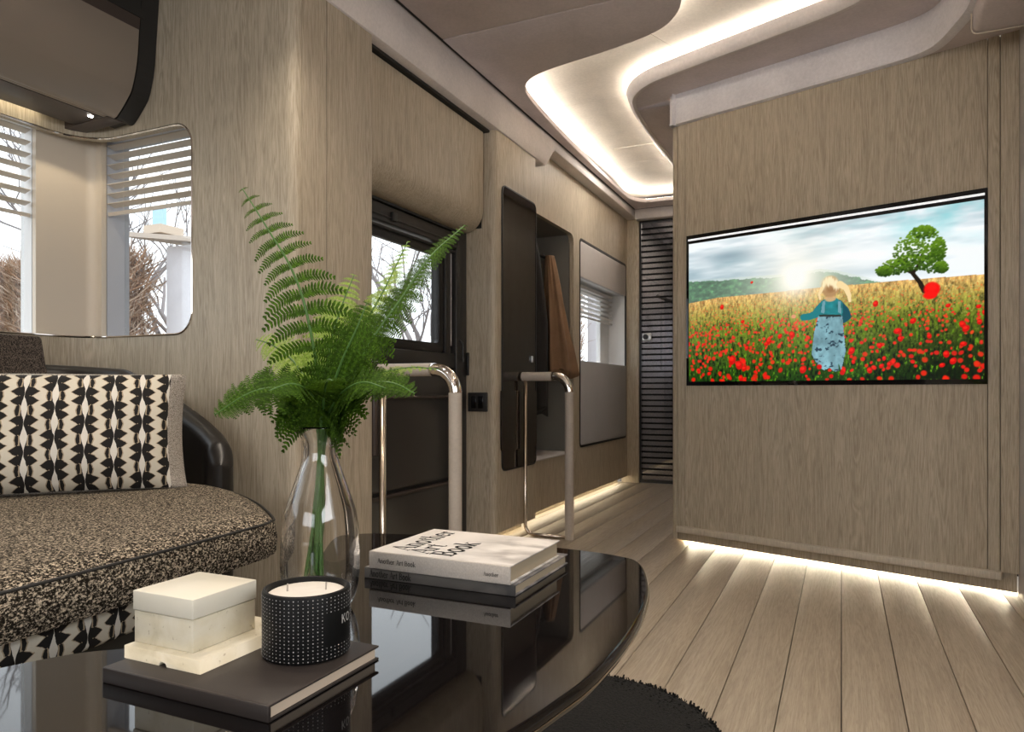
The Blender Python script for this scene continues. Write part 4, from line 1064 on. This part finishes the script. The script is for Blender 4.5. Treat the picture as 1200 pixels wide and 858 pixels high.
# ------------------------------------------------------------------ rug and coffee table
rg = MB(); rnd = random.Random(2)
rp = rrect(-1.02, .15, -.20, 1.674, .31, 22)
P = []
for dd, z in ((.004, .0), (-.004, .006), (-.002, .013), (.010, .017), (.06, .018)):
    q = inset(rp, dd) if dd else rp
    P.append([(x+.0015*math.sin(k*2.3), y+.0015*math.sin(k*3.1+1), z) for k, (x, y) in enumerate(q)])
n = len(rp)
rg.grid([[P[j][k] for j in range(len(P))] for k in range(n)], closed_u=True); rg.add(P[-1], [tuple(range(n))])
rm = mat('black_pile', (.018, .017, .017), .95); t_ = NT(rm); v_ = t_.coord(); nz = t_.noise(v_, 170, 3, .7); t_.color(t_.ramp(nz, [(.35, (.004, .004, .004)), (.7, (.020, .019, .018))])); t_.bump(nz, 1.0, .008)
rug = tag(obj('rug', rg, rm, smooth='all'), 'round black shaggy rug under the coffee table', 'rug')
# tufts of pile on the visible rim (stuff, one part)
tf = MB()
for k in range(4200):
    f = rnd.random()*len(rp)*.62; i0 = int(f); pa = Vector(rp[(i0-8) % len(rp)]); pb = Vector(rp[(i0-7) % len(rp)]); pq = pa.lerp(pb, f-i0); cq = Vector((-.6, .95)); pq = pq+(cq-pq)*rnd.uniform(-.012, .10)
    x, y = pq; h_ = rnd.uniform(.012, .020)
    b = rnd.random()*6.28; w = .0035; dx, dy = w*math.cos(b), w*math.sin(b); lx, ly = rnd.uniform(-.006, .006), rnd.uniform(-.006, .006)
    tf.add([(x-dx, y-dy, .004), (x+dx, y+dy, .004), (x+lx+dx*.6, y+ly+dy*.6, h_), (x+lx-dx*.6, y+ly-dy*.6, h_)], [(0, 1, 2, 3)])
o = obj('pile', tf, rm, rug); o['kind'] = 'stuff'
ZT = .42
tab = thing('coffee_table', 'low black high gloss coffee table with a curved outline', 'table', (-.6, .7, 0))
px_edge = [onz(676, 644, ZT), onz(727, 651.5, ZT), onz(750, 659, ZT), onz(759.5, 680, ZT), onz(757, 706, ZT), onz(740, 740, ZT), onz(700, 787, ZT), onz(653, 823, ZT), onz(600, 858, ZT)]
outl = [(-0.873, 1.120), (-0.861, 1.161), (-0.799, 1.190), (-0.659, 1.215)]+[(p.x, p.y) for p in px_edge]+[(-0.288, 0.371), (-0.362, 0.165), (-0.478, 0.000), (-0.642, -0.066), (-0.766, 0.016), (-0.811, 0.206), (-0.795, 0.387), (-0.754, 0.494), (-0.710, 0.541), (-0.663, 0.585), (-0.636, 0.642), (-0.651, 0.708), (-0.696, 0.782), (-0.774, 0.922), (-0.848, 1.054)]
outl = [(p.x, p.y) for p in spline([(a, b, 0) for a, b in outl], 6, True)]
ar = sum(outl[i-1][0]*outl[i][1]-outl[i][0]*outl[i-1][1] for i in range(len(outl)))
if ar < 0: outl = outl[::-1]
def layers2(prof, poly):
    m = MB(); n = len(poly); P = [[(x, y, z) for x, y in inset(poly, d)] for d, z in prof]
    vs = [p for r in P for p in r]; f = []
    for j in range(len(P)-1):
        for k in range(n): f.append((j*n+k, j*n+(k+1) % n, (j+1)*n+(k+1) % n, (j+1)*n+k))
    m.add(vs, f)
    for j, fl in ((0, False), (len(P)-1, True)):
        tri = tessellate_polygon([[Vector((p[0], p[1], 0)) for p in P[j]]]); m.add(P[j], [tuple(t) for t in tri])
    return m
obj('tabletop', layers2([(.030, ZT-.028), (.006, ZT-.022), (.001, ZT-.017), (0, ZT-.012), (0, ZT-.005), (.0015, ZT-.0015), (.004, ZT)], outl), M['black_gloss'], tab, smooth=True, angle=40)
obj('edge_band', layers2([(-.0006, ZT-.0125), (-.0012, ZT-.0118), (-.0006, ZT-.011)], outl), M['bronze'], tab, smooth=True)
ped = [(-.54+.15*math.cos(2*PI*k/40), .66+.24*math.sin(2*PI*k/40)) for k in range(40)]
obj('pedestal', layers2([(0, .018), (0, .03), (.04, .10), (.05, .28), (.0, ZT-.03), (.0, ZT-.026)], ped), M['black'], tab, smooth=True)

# ------------------------------------------------------------------ things on the table
def book(name, label, x0, x1, y0, y1, z0, z1, cover, spine, pages, th=.0023, over=.0035):
    b = thing(name, label, 'book', ((x0+x1)/2, (y0+y1)/2, z0))
    obj('page_block', MB().box((x0+over, y0+.003, z0+th), (x1-over, y1-over, z1-th)), pages, b)
    obj('front_cover', MB().box((x0, y0+.002, z1-th), (x1, y1, z1)), cover, b, bevel=.0008)
    obj('back_cover', MB().box((x0, y0+.002, z0), (x1, y1, z0+th)), cover, b, bevel=.0008)
    obj('spine', MB().box((x0, y0, z0), (x1, y0+.004, z1)), spine, b, bevel=.0012)
    return b
# glyphs: thick and thin strokes with slab serifs, unit height; each is a list of polylines (points, width)
def arc(cx, cy, rx, ry, a0, a1, n=14): return [(cx+rx*math.cos(math.radians(a0+(a1-a0)*k/n)), cy+ry*math.sin(math.radians(a0+(a1-a0)*k/n))) for k in range(n+1)]
TH, TN = .15, .055
GL = {
 'A': (.80, [([(.08, .03), (.38, .99)], TN), ([(.38, .99), (.70, .03)], TH), ([(.20, .34), (.58, .34)], TN), ([(0, .03), (.22, .03)], TN), ([(.54, .03), (.84, .03)], TN)]),
 'B': (.72, [([(.16, 0), (.16, 1)], TH), ([(.02, .03), (.35, .03)], TN), ([(.02, .97), (.35, .97)], TN), (arc(.33, .75, .22, .22, 90, -90), .10), (arc(.36, .28, .27, .25, 90, -90), .12), ([(.16, .53), (.36, .53)], TN)]),
 'n': (.62, [([(.13, 0), (.13, .64)], TH), ([(.47, 0), (.47, .42)], TH), (arc(.31, .42, .17, .21, 170, 0), TN*1.4), ([(0, .03), (.25, .03)], TN), ([(.36, .03), (.60, .03)], TN), ([(0, .62), (.13, .62)], TN)]),
 'o': (.60, [(arc(.29, .33, .21, .32, 60, 300), .13), (arc(.29, .33, .21, .32, -70, 70), .13)]),
 't': (.42, [([(.18, .12), (.18, .86)], TH*.9), ([(.02, .63), (.36, .63)], TN), (arc(.28, .14, .10, .12, 180, 330), TN*1.3)]),
 'h': (.64, [([(.13, 0), (.13, 1)], TH), ([(.48, 0), (.48, .42)], TH), (arc(.31, .42, .17, .21, 170, 0), TN*1.4), ([(0, .03), (.25, .03)], TN), ([(.37, .03), (.61, .03)], TN), ([(0, .98), (.13, .98)], TN)]),
 'e': (.54, [(arc(.28, .33, .21, .32, 60, 320), .13), (arc(.28, .40, .19, .24, 0, 90), TN*1.2), ([(.08, .37), (.47, .37)], TN)]),
 'r': (.48, [([(.13, 0), (.13, .64)], TH), ([(0, .03), (.27, .03)], TN), ([(0, .62), (.13, .62)], TN), (arc(.32, .44, .16, .19, 165, 50), TN*1.5), (arc(.40, .54, .03, .03, 0, 360, 8), .06)]),
 'k': (.66, [([(.13, 0), (.13, 1)], TH), ([(0, .03), (.26, .03)], TN), ([(0, .98), (.13, .98)], TN), ([(.16, .27), (.48, .62)], TN), ([(.26, .40), (.54, .03)], TH*.9), ([(.40, .03), (.66, .03)], TN), ([(.34, .62), (.60, .62)], TN)]),
 's': (.5, [(arc(.25, .48, .15, .15, 30, 250), .09), (arc(.25, .17, .17, .15, 80, -160), .10)]),
 'i': (.3, [([(.14, 0), (.14, .62)], TH), ([(.02, .03), (.27, .03)], TN), ([(.14, .82), (.14, .92)], .12)]),
 'c': (.5, [(arc(.28, .33, .21, .32, 50, 310), .12)]), 'l': (.3, [([(.14, 0), (.14, 1)], TH), ([(.02, .03), (.27, .03)], TN)]),
 'K': (.74, [([(.10, 0), (.10, 1)], .13), ([(.14, .42), (.62, 1)], .10), ([(.30, .58), (.66, 0)], .12)]),
 'O': (.82, [(arc(.40, .5, .33, .46, 0, 360, 24), .12)]), ' ': (.3, []),
}
def text_mesh(word, size, f, lw=1.0, track=.04):
    """f(x,y) -> world point"""
    m = MB(); x = 0
    for ch in word:
        wd, st = GL[ch]
        for pts, w in st:
            w *= lw
            for (a, b) in zip(pts, pts[1:]):
                d = Vector((b[0]-a[0], b[1]-a[1])); 
                if d.length < 1e-6: continue
                d.normalize(); nx, ny = -d.y*w/2, d.x*w/2; ex, ey = d.x*.012, d.y*.012
                q = [(a[0]-ex+nx, a[1]-ey+ny), (a[0]-ex-nx, a[1]-ey-ny), (b[0]+ex-nx, b[1]+ey-ny), (b[0]+ex+nx, b[1]+ey+ny)]
                m.add([f((x+p[0])*size, p[1]*size) for p in q], [(0, 1, 2, 3)])
        x += wd+track
    return m, x*size
def mottled(name, base, blot, rough=.6):
    m = mat(name, base, rough); t = NT(m); v = t.coord((7, 14, 7)); n = t.noise(v, 1.6, 4, .55, .6)
    tc = t.n('ShaderNodeTexCoord'); sp = t.n('ShaderNodeSeparateXYZ'); t.l(tc.outputs['Object'], sp.inputs[0])
    f = t.math('MULTIPLY', t.ramp(n, [(.42, (0, 0, 0)), (.62, (1, 1, 1))]), t.math('MULTIPLY', t.math('ADD', sp.outputs[0], .03), 7))
    f = t.math('MINIMUM', t.math('MAXIMUM', f, 0), .75)
    t.color(t.mix(f, base, blot)); return m
cov = mottled('white_printed_cover', (.74, .70, .66), (.30, .27, .25))
linen = mat('linen_spine', (.52, .46, .41), .8); t_ = NT(linen); nn_ = t_.noise(t_.coord((500, 500, 400)), 1, 2, .6); t_.color(t_.ramp(nn_, [(.3, (.44, .39, .345)), (.7, (.54, .485, .43))])); t_.bump(nn_, .3, .0005)
greyc = mottled('grey_printed_cover', (.34, .31, .29), (.05, .05, .06))
darksp = mottled('dark_printed_spine', (.11, .10, .09), (.02, .02, .022))
Zb = ZT; 
b1 = book('art_book', 'thin grey printed art book at the bottom of the two book stack', -0.6506, -0.4027, 0.8910, 1.0994, Zb, Zb+.0160, greyc, darksp, M['pages'])
b2 = book('art_book', 'thick white art book titled Another Art Book, on top of the stack', -0.6399, -0.4085, 0.8877, 1.0771, Zb+.0160, Zb+.0416, cov, linen, M['pages'])
zc = Zb+.0419
# title on the cover, three lines reading away from the camera
def title(word, x_base, y_start, size, lw=1.0):
    o = obj('title_text', text_mesh(word, size, lambda a, b: (x_base-b, y_start+a, zc), lw, .03)[0], M['ink'], b2); return o
title('Another', -0.5872, 0.9124, .0355, 1.0); title('Art', -0.5501, 0.9059, .0355, 1.0); title('Book', -0.5106, 0.9059, .0366, 1.1)
obj('spine_text', text_mesh('Another Art Book', .0070, lambda a, b: (-.6242+a, .8873, Zb+.0255+b), 1.0, .03)[0], M['ink'], b2)
obj('spine_text', text_mesh('Another', .0054, lambda a, b: (-.4488+a, .8873, Zb+.0255+b), 1.0, .03)[0], M['ink'], b2)
obj('spine_text', text_mesh('Another Art Book', .0098, lambda a, b: (-.6407+a*.8, .8906, Zb+.0034+b), 1.2, .02)[0], M['ink'], b1)
# black book used as a tray
def dark_book():
    blk = mat('brown_black_cover', (.034, .027, .024), .42, spec=.35)
    zt = ZT+.0148; p = [onz(127, 776, zt), onz(320, 831, zt), onz(437, 757, zt)]
    x0, x1 = -.6450, -.4381; y0, y1 = p[1].y+.002, p[2].y+.004
    b = book('black_book', 'flat black book lying under the white box and the candle', x0, x1, y0, y1, ZT, zt, blk, blk, M['paper'], .0023, .003); return b
dark_book()
zb = ZT+.0148
# cream slab and box
q = onz(234.5, 791, zb); ql = onz(145, 771.4, zb); qr = onz(310, 742, zb)
sx0, sx1, sy0 = ql.x, q.x, q.y; sy1 = sy0+.1235
sl_ = thing('stone_tray', 'flat cream stone tray on the black book, under the white box', 'tray', ((sx0+sx1)/2, (sy0+sy1)/2, zb))
nx = (sx0+sx1)/2+.002
notch = [(sx0, zb), (nx-.0054, zb)]+[(nx+.0054*math.cos(PI-PI*k/8), zb+.0040*math.sin(PI*k/8)) for k in range(9)]+[(sx1, zb), (sx1, zb+.0128), (sx0, zb+.0128)]
m = MB().plate(notch, [], sy0, sy0+.006, lambda u, v, w: (u, w, v)); m.box((sx0, sy0+.006, zb), (sx1, sy1, zb+.0128))
obj('slab', m, M['marble'], sl_, bevel=.0008)
tagm = None
zt_ = zb+.0128
qb = onz(227, 767, zt_); bl_ = onz(157, 752, zt_)
bx1, by0 = -.5649, .5011; bx0 = -.6481; by1 = .5839
bxo = thing('white_box', 'white stone lidded box standing on the cream tray', 'box', ((bx0+bx1)/2, (by0+by1)/2, zt_))
obj('body', MB().box((bx0+.001, by0+.001, zt_), (bx1-.001, by1-.001, zt_+.0317)), M['marble'], bxo, bevel=.0008)
obj('lid', MB().box((bx0, by0, zt_+.0324), (bx1, by1, zt_+.0519)), M['marble_top'], bxo, bevel=.0008)
obj('lid_rebate', MB().box((bx0+.003, by0+.003, zt_+.031), (bx1-.003, by1-.003, zt_+.0326)), M['seam'], bxo)
# candle
cc = atd(359.5, 600, .7354); cx, cy = cc.x, cc.y; R_ = .0435
can = thing('candle', 'scented candle in a black dotted jar beside the white box', 'candle', (cx, cy, zb))
jm = mat('black_ribbed_jar', (.006, .006, .006), .5, spec=.25)
obj('jar', MB().lathe([(0, 0), (R_-.0035, 0), (R_-.0012, .0012), (R_, .0033), (R_, .0634), (R_-.0008, .0655), (R_-.0033, .0663), (R_-.0045, .0655), (R_-.0045, .056), (0, .056)], (cx, cy, zb), 72), jm, can, smooth=True, angle=50)
obj('wax', MB().lathe([(0, .0613), (R_-.010, .0613), (R_-.0062, .0608), (R_-.0046, .0597), (R_-.0046, .0545), (0, .0545)], (cx, cy, zb), 48), M['wax'], can, smooth=True)
for dx, dy in ((-.0165, -.010), (.015, .0115)):
    obj('wick', MB().tube([(cx+dx, cy+dy, zb+.061), (cx+dx+.0004, cy+dy, zb+.0690)], .0009, 6), mat('wick', (.42, .37, .32), .8), can)
# raised dots on the jar: front and left, a plain patch at the label
dm = MB(); view = math.atan2(-cy, -cx)
nc = 60
for k in range(nc):
    a = 2*PI*k/nc
    rel = (a-view+PI) % (2*PI)-PI
    for j in range(18):
        z = .0037+j*.00346
        lab = .42 < rel < 1.25 and .015 < z < .048
        if lab or abs(rel) > 1.9: continue
        big = (j+k) % 2 == 0; r = .0007 if big else .0004
        c = Vector((cx+(R_+.0003)*math.cos(a), cy+(R_+.0003)*math.sin(a), zb+z)); tx = Vector((-math.sin(a), math.cos(a), 0)); tz = Vector((0, 0, 1)); nr = Vector((math.cos(a), math.sin(a), 0))
        dm.add([c+tx*r*math.cos(i*PI/3)+tz*r*math.sin(i*PI/3) for i in range(6)]+[c+nr*.0004], [(i, (i+1) % 6, 6) for i in range(6)])
o = obj('dots', dm, mat('silver_dots', (.45, .43, .42), .5), can); o['kind'] = 'stuff'
a0 = view+.86
m, _ = text_mesh('KO', .0086, lambda a, b: (cx+(R_+.0006)*math.cos(a0+a/R_), cy+(R_+.0006)*math.sin(a0+a/R_), zb+.034+b), 1.1, .12)
obj('label_text', m, mat('label_silver', (.55, .53, .5), .5), can)

# ------------------------------------------------------------------ vase and fern
vc = onz(375.5, 712, ZT); VD = (712-458) and (CAM_H-ZT)*F_PX/(712-458)
vase = thing('vase', 'clear glass carafe vase holding the fern fronds on the coffee table', 'vase', vc)
prof_o = [(0, 0), (.036, 0), (.044, .003), (.051, .012), (.0575, .034), (.0605, .060), (.0605, .09), (.0590, .120), (.0548, .150), (.0442, .183), (.0350, .210), (.0283, .230), (.0258, .246), (.0268, .259), (.0308, .270), (.0350, .278), (.0385, .2825)]
po_ = [(p.x, p.y) for p in spline([(a*.8235, b*.8235, 0) for a, b in prof_o], 4)]   # 10 cm wide, 23 cm tall
T = .0034
inn = [(max(0, r-T), z) for r, z in reversed(po_) if z > .0085]
prof = po_+[(po_[-1][0]-.0015, .2343)]+inn+[(0, .0075)]
prof[0] = (0, 0)
obj('glass_body', MB().lathe(prof, vc, 72), M['glass'], vase, smooth='all')

def pinna_mesh(name, mt, n=14, wid=.175, bend=-.28, seed=0, flop=-.08):
    """unit leaflet along +X in the XY plane: toothed pinnules packed either side of a rib, bending towards -Y"""
    r = random.Random(seed); vs = []; fs = []
    def C(t): return Vector((t-.12*t*t*abs(bend), bend*t*t, flop*t*t))
    for i in range(n):
        t = (i+.25)/n; w = wid*min(1, (1-t)*2.6+.10)**.7*(.80+.20*min(1, t*5))
        c = C(t); d = (C(min(1, t+.03))-C(t)).normalized(); pr = Vector((-d.y, d.x, 0)).normalized(); h = .50/n
        for sgn in (1, -1):
            lift = r.uniform(.0, .045); ww = w*r.uniform(.88, 1.08); z1 = Vector((0, 0, lift)); lean = d*(ww*.42)
            p1 = c+pr*sgn*ww*.55+lean*.5+z1*.6; tip = c+pr*sgn*ww+lean+z1*r.uniform(-.6, 1)
            o = len(vs)
            vs += [c-d*h*.9, c+d*h*.9, p1+d*h*1.05, tip+d*h*.45, tip-d*h*.35, p1-d*h*.95]
            fs += [(o, o+1, o+2, o+5), (o+5, o+2, o+3, o+4)]
    for i in range(6):
        t0, t1 = i/6, (i+1)/6; a, b = C(t0), C(t1); w0 = .014*(1-t0*.8); o = len(vs)
        vs += [a+Vector((0, w0, .006)), a+Vector((0, -w0, .006)), b+Vector((0, -w0*.8, .006)), b+Vector((0, w0*.8, .006))]; fs.append((o, o+1, o+2, o+3))
    o = len(vs); tip = C(1.0); vs += [C(.92)+Vector((0, .025, 0)), C(.92)-Vector((0, .025, 0)), tip]; fs.append((o, o+1, o+2))
    me = bpy.data.meshes.new(name); me.from_pydata([tuple(v) for v in vs], [], fs); me.materials.append(mt); me.update(); return me
PM = {}
for key in ('fern', 'fern_light'):
    PM[key] = [(pinna_mesh('leaflet', M[key], bend=-.68, seed=i, flop=fl), pinna_mesh('leaflet', M[key], bend=.68, seed=i+9, flop=fl)) for i, fl in enumerate((-.05, -.16, .02))]
def frond(label, pts, facing, L, n, key='fern', start=.18, ang=62, tipw=.25, droop=0, curl=1, seed=0, group=None, low=.55, turn=.0):
    """pts: (px,py,depth offset) from vase mouth to tip; facing: unit normal of the frond face"""
    rnd = random.Random(seed); L = L*.8235
    W_ = [atd(px, py, VD+dz) for px, py, dz in pts]; sp = spline(W_, 12)
    # stem down inside the vase to the bottom on the opposite side
    base = W_[0]; off = Vector((base.x-vc.x, base.y-vc.y, 0)); 
    bot = Vector((vc.x-off.x*2.0+rnd.uniform(-.012, .012), vc.y-off.y*2.0+rnd.uniform(-.012, .012), ZT+.016+rnd.random()*.03))
    neck = Vector((vc.x+off.x*.35, vc.y+off.y*.35, ZT+.200))
    stem = spline([bot, (bot+neck)/2+Vector((rnd.uniform(-.004, .004), rnd.uniform(-.004, .004), 0)), neck, base], 6)[:-1]+sp
    t = thing('fern_frond', label, 'plant', neck, group)
    m = MB().tube(stem, [.0030*(1-.75*i/len(stem)) for i in range(len(stem))], 6); obj('stem', m, M['stem'], t, smooth='all')
    Ls = [0]
    for a, b in zip(sp, sp[1:]): Ls.append(Ls[-1]+(b-a).length)
    tot = Ls[-1]; F0 = Vector(facing).normalized()
    def at(s):
        s = min(max(s, 0), tot-1e-6)
        for i in range(len(sp)-1):
            if Ls[i+1] >= s: f = (s-Ls[i])/(Ls[i+1]-Ls[i]); return sp[i].lerp(sp[i+1], f), (sp[i+1]-sp[i]).normalized()
    tl = wloc(t)
    for i in range(n):
        f = start+(1-start)*(i/(n-1))**.92; p, T_ = at(f*tot*.995)
        g = (f-start)/(1-start)
        ln = L*(min(1, low+g*2.0)*(1-g)**.62*(1-tipw)+tipw*(1-g)+.10)
        ln = min(ln, L)
        Fq = F0*(1-turn)+(Vector((0, 0, CAM_H))-p).normalized()*turn; Fn = (Fq-T_*Fq.dot(T_)).normalized(); S = T_.cross(Fn).normalized()
        for sgn in (1, -1):
            a = math.radians(ang-18*g+rnd.uniform(-6, 6))
            X = (S*sgn*math.sin(a)+T_*math.cos(a)).normalized()
            X = (X-Vector((0, 0, droop*(1-g)))).normalized()
            Fl = (Fn+S*sgn*rnd.uniform(.0, .25)+Vector((0, 0, rnd.uniform(-.1, .2)))); Zx = (Fl-X*Fl.dot(X)).normalized(); Y = Zx.cross(X)
            me = PM[key][rnd.randrange(3)][0 if (sgn > 0) == (curl > 0) else 1]
            # choose the mesh bending away from the tip
            # Y points along +T for one side and -T for the other
            bend_neg = Y.dot(T_) > 0
            me = PM[key][rnd.randrange(3)][0 if bend_neg == (curl > 0) else 1]
            lz = ln*rnd.uniform(.9, 1.08)
            Mx = Matrix((X*lz, Y*lz*rnd.uniform(.95, 1.15)*(1+.35*g), Zx*lz)).transposed().to_4x4(); Mx.translation = p-tl
            o = bpy.data.objects.new('leaflet', me); COL.objects.link(o); o.parent = t; o.matrix_local = Mx
    return t
cam_dir = (Vector((0, 0, CAM_H+.1))-vc).normalized()
rt = Vector((math.cos(PSI), math.sin(PSI), 0)); fw = Vector((-math.sin(PSI), math.cos(PSI), 0)); up = Vector((0, 0, 1))
frond('tallest fern frond, rising up and left with separate arching leaflets', [(376, 500, 0), (374, 455, 0), (368, 410, -.01), (355, 350, -.015), (338, 308, -.01), (316, 272, 0), (300, 246, .01), (284, 221, .02)], cam_dir+up*.15, .064, 13, start=.30, ang=68, tipw=.70, droop=.0, seed=1, low=.7, turn=.8)
frond('long fern frond leaning far right, seen edge on across the door window', [(385, 500, 0), (405, 455, 0), (435, 400, .0), (470, 350, .01), (505, 300, .03), (545, 264, .05)], (rt*-.5+up*.3-fw*.75), .050, 44, start=.12, ang=52, tipw=.5, seed=2)
frond('pale green fern frond leaning right behind the long one', [(383, 500, .01), (398, 440, .05), (425, 385, .08), (450, 340, .10), (478, 283, .14)], (rt*-.55+up*.3-fw*.75), .050, 30, 'fern_light', start=.12, ang=58, seed=3)
frond('dark fern frond arching low to the left over the sofa arm', [(372, 500, 0), (350, 466, -.02), (322, 455, -.04), (290, 462, -.05), (252, 486, -.06)], (up*.75-fw*.8), .056, 28, start=.05, ang=58, tipw=.05, seed=4, low=.9)
frond('fern frond arching right with its tip drooping before the handrail', [(380, 500, 0), (400, 468, -.02), (430, 450, -.04), (460, 449, -.05), (486, 461, -.06)], (up*.75-fw*.75), .052, 28, start=.05, ang=58, tipw=.05, seed=5, low=.9)
frond('pale fern frond arching right just above the near handrail', [(382, 500, .01), (405, 460, .03), (440, 440, .05), (480, 431, .07), (516, 433, .08)], (up*.95-fw*.25), .040, 22, 'fern_light', start=.1, ang=60, seed=6)
frond('short fern frond spreading forward over the vase mouth', [(377, 500, -.005), (370, 470, -.04), (358, 456, -.08), (340, 450, -.10), (315, 458, -.11)], (up*.7-fw*.8), .056, 24, start=.02, ang=68, seed=7, low=1)
frond('short fern frond fanning right in front of the vase neck', [(379, 500, -.005), (392, 472, -.03), (408, 455, -.06), (428, 448, -.08), (452, 455, -.09)], (up*.6-fw*.85), .056, 24, start=.02, ang=68, seed=8, low=1)
frond('upright dark fern frond in the middle of the bunch', [(379, 500, 0), (388, 460, -.02), (402, 420, -.04), (418, 385, -.05), (430, 355, -.05)], (rt*-.35+up*.45-fw*.8), .060, 24, start=.10, ang=66, seed=9, turn=.6)
frond('pale fern frond behind the tallest one, leaning left', [(375, 500, .01), (362, 455, .05), (345, 425, .09), (320, 405, .12), (300, 398, .15)], (up*.55-fw*.85), .055, 20, 'fern_light', start=.1, ang=66, seed=10, low=.8, turn=.5)
frond('pale upright fern frond at the back of the bunch', [(378, 500, .01), (380, 450, .05), (388, 400, .09), (400, 360, .12), (415, 322, .15)], (up*.3-fw*.95), .055, 24, 'fern_light', start=.1, ang=64, seed=11, turn=.5)
frond('small fern frond pointing straight at the camera above the vase', [(377, 500, -.005), (380, 462, -.05), (384, 446, -.09), (390, 446, -.12)], (up*.9-fw*.4), .048, 18, start=.02, ang=70, seed=12, low=1)

# ------------------------------------------------------------------ outdoors
gr = struct(obj('ground', MB().box((-30, -20, -1.05), (-1.7, 40, -1.0)), mat('winter_ground', (.22, .18, .13), .9)), 'bare winter ground outside', 'ground')
rnd = random.Random(11)
def thicket(name, label, cx0, cx1, cy0, cy1, z0, z1, n, seed):
    r = random.Random(seed); m = MB()
    for k in range(n):
        x = r.uniform(cx0, cx1); y = r.uniform(cy0, cy1); z = z0+(z1-z0)*r.random()**.9; L = r.uniform(.10, .34)
        d = Vector((r.gauss(0, .45), r.gauss(0, .45), r.uniform(.3, 1))).normalized(); a = Vector((x, y, z)); b = a+d*L; c = a+d*L*.5+Vector((r.gauss(0, .03), r.gauss(0, .03), 0)); w = r.uniform(.002, .0055)*1.25
        s = d.cross(Vector((r.random()-.5, r.random()-.5, .1))).normalized()*w
        m.add([a-s, a+s, c+s, c-s, b], [(0, 1, 2, 3), (3, 2, 4)], r.randrange(3))
        if k % 3 == 0:
            q = a+d*L*r.random(); e = Vector((r.uniform(-1, 1), r.uniform(-1, 1), r.uniform(-1, 1))).normalized()*.016; f = e.cross(Vector((.3, .5, .8))).normalized()*.011
            m.add([q-e, q+f, q+e, q-f], [(0, 1, 2, 3)], r.randrange(3))
    tw = [mat('dry_twig', (.30, .19, .12), .9), mat('dry_leaf', (.42, .25, .15), .9), mat('pale_twig', (.55, .42, .32), .9)]
    o = obj(name, m, tw); tag(o, label, 'hedge', kind='stuff'); return o
thicket('hedge', 'brown leafless hedge outside the sofa window', -11.5, -6.72, 5.05, 5.45, .3, 2.1, 52000, 3)
thicket('hedge', 'brown leafless hedge outside the corridor window', -4.75, -4.12, 11.2, 12.0, .2, 2.6, 12000, 4)
wm = suede('white_render', (.70, .69, .73), .8, 30, .06)
def house():
    h = thing('house', 'white rendered outbuilding with a shallow wooden eave beyond the hedge', 'building', (-6.0, 6.0, -1))
    obj('wall', MB().box((-6.59, 5.5, -1), (-5.65, 6.2, 2.24)), wm, h)
    obj('eave', MB().hexa([(-7.15, 5.3, 2.38), (-5.6, 5.3, 2.16), (-5.6, 6.3, 2.22), (-7.15, 6.3, 2.44)], [(-7.15, 5.3, 2.43), (-5.6, 5.3, 2.21), (-5.6, 6.3, 2.27), (-7.15, 6.3, 2.49)]), mat('eave_wood', (.55, .47, .40), .7), h)
    obj('roof_box', MB().box((-6.88, 5.45, 2.40), (-6.62, 5.75, 2.49)), mat('roof_box', (.60, .50, .40), .7), h)
    obj('blue_pane', MB().box((-6.83, 5.52, 2.49), (-6.66, 5.56, 2.70)), mat('blue_pane', (.42, .66, .80), .3), h)
house()
h2 = thing('house', 'pale grey rendered house wall outside the corridor window', 'building', (-3.7, 12.5, -1))
obj('wall', MB().box((-4.10, 12.2, -1), (-2.6, 14.0, 3.2)), wm, h2)
obj('eave', MB().box((-4.25, 12.0, 3.2), (-2.5, 14.1, 3.3)), M['cream'], h2)
def tree(label, x, y, h, seed, spread=.55, m=None):
    r = random.Random(seed); mb = MB(); tr = MB()
    def grow(p, d, L, rad, lev):
        q = p+d*L*.5+Vector((r.gauss(0, .04), r.gauss(0, .04), 0))*L; e = p+d*L+Vector((r.gauss(0, .08), r.gauss(0, .08), 0))*L
        (tr if lev == 0 else mb).tube([p, q, e], [rad, rad*.8, rad*.62], 5 if lev < 3 else 3, False)
        if lev >= 4: return
        for k in range(3 if lev else 4):
            nd = (d+Vector((r.gauss(0, spread), r.gauss(0, spread), r.uniform(-.05, .35)))).normalized(); grow(p.lerp(e, r.uniform(.55, 1.0)), nd, L*r.uniform(.62, .85), rad*.55, lev+1)
    grow(Vector((x, y, -1)), Vector((0, 0, 1)), h*.32, h*.016, 0)
    t = thing('bare_tree', label, 'tree', (x, y, -1)); bk = m or mat('bark', (.30, .27, .27), .9)
    obj('trunk', tr, bk, t, smooth='all'); o = obj('branches', mb, bk, t, smooth='all'); return t
tree('bare tree outside the entry door window, nearer trunk', -6.2, 10.2, 6.0, 21)
tree('bare tree outside the entry door window, farther left', -8.9, 13.5, 7.0, 22)
tree('bare tree behind the outbuilding roof outside the sofa window', -11.0, 8.4, 7.5, 23)
tree('bare tree at the left behind the hedge', -8.0, 6.6, 5.6, 24)
for o in list(bpy.data.objects):
    if o.type == 'MESH' and o.parent is None and 'label' not in o: print('UNLABELLED', o.name)
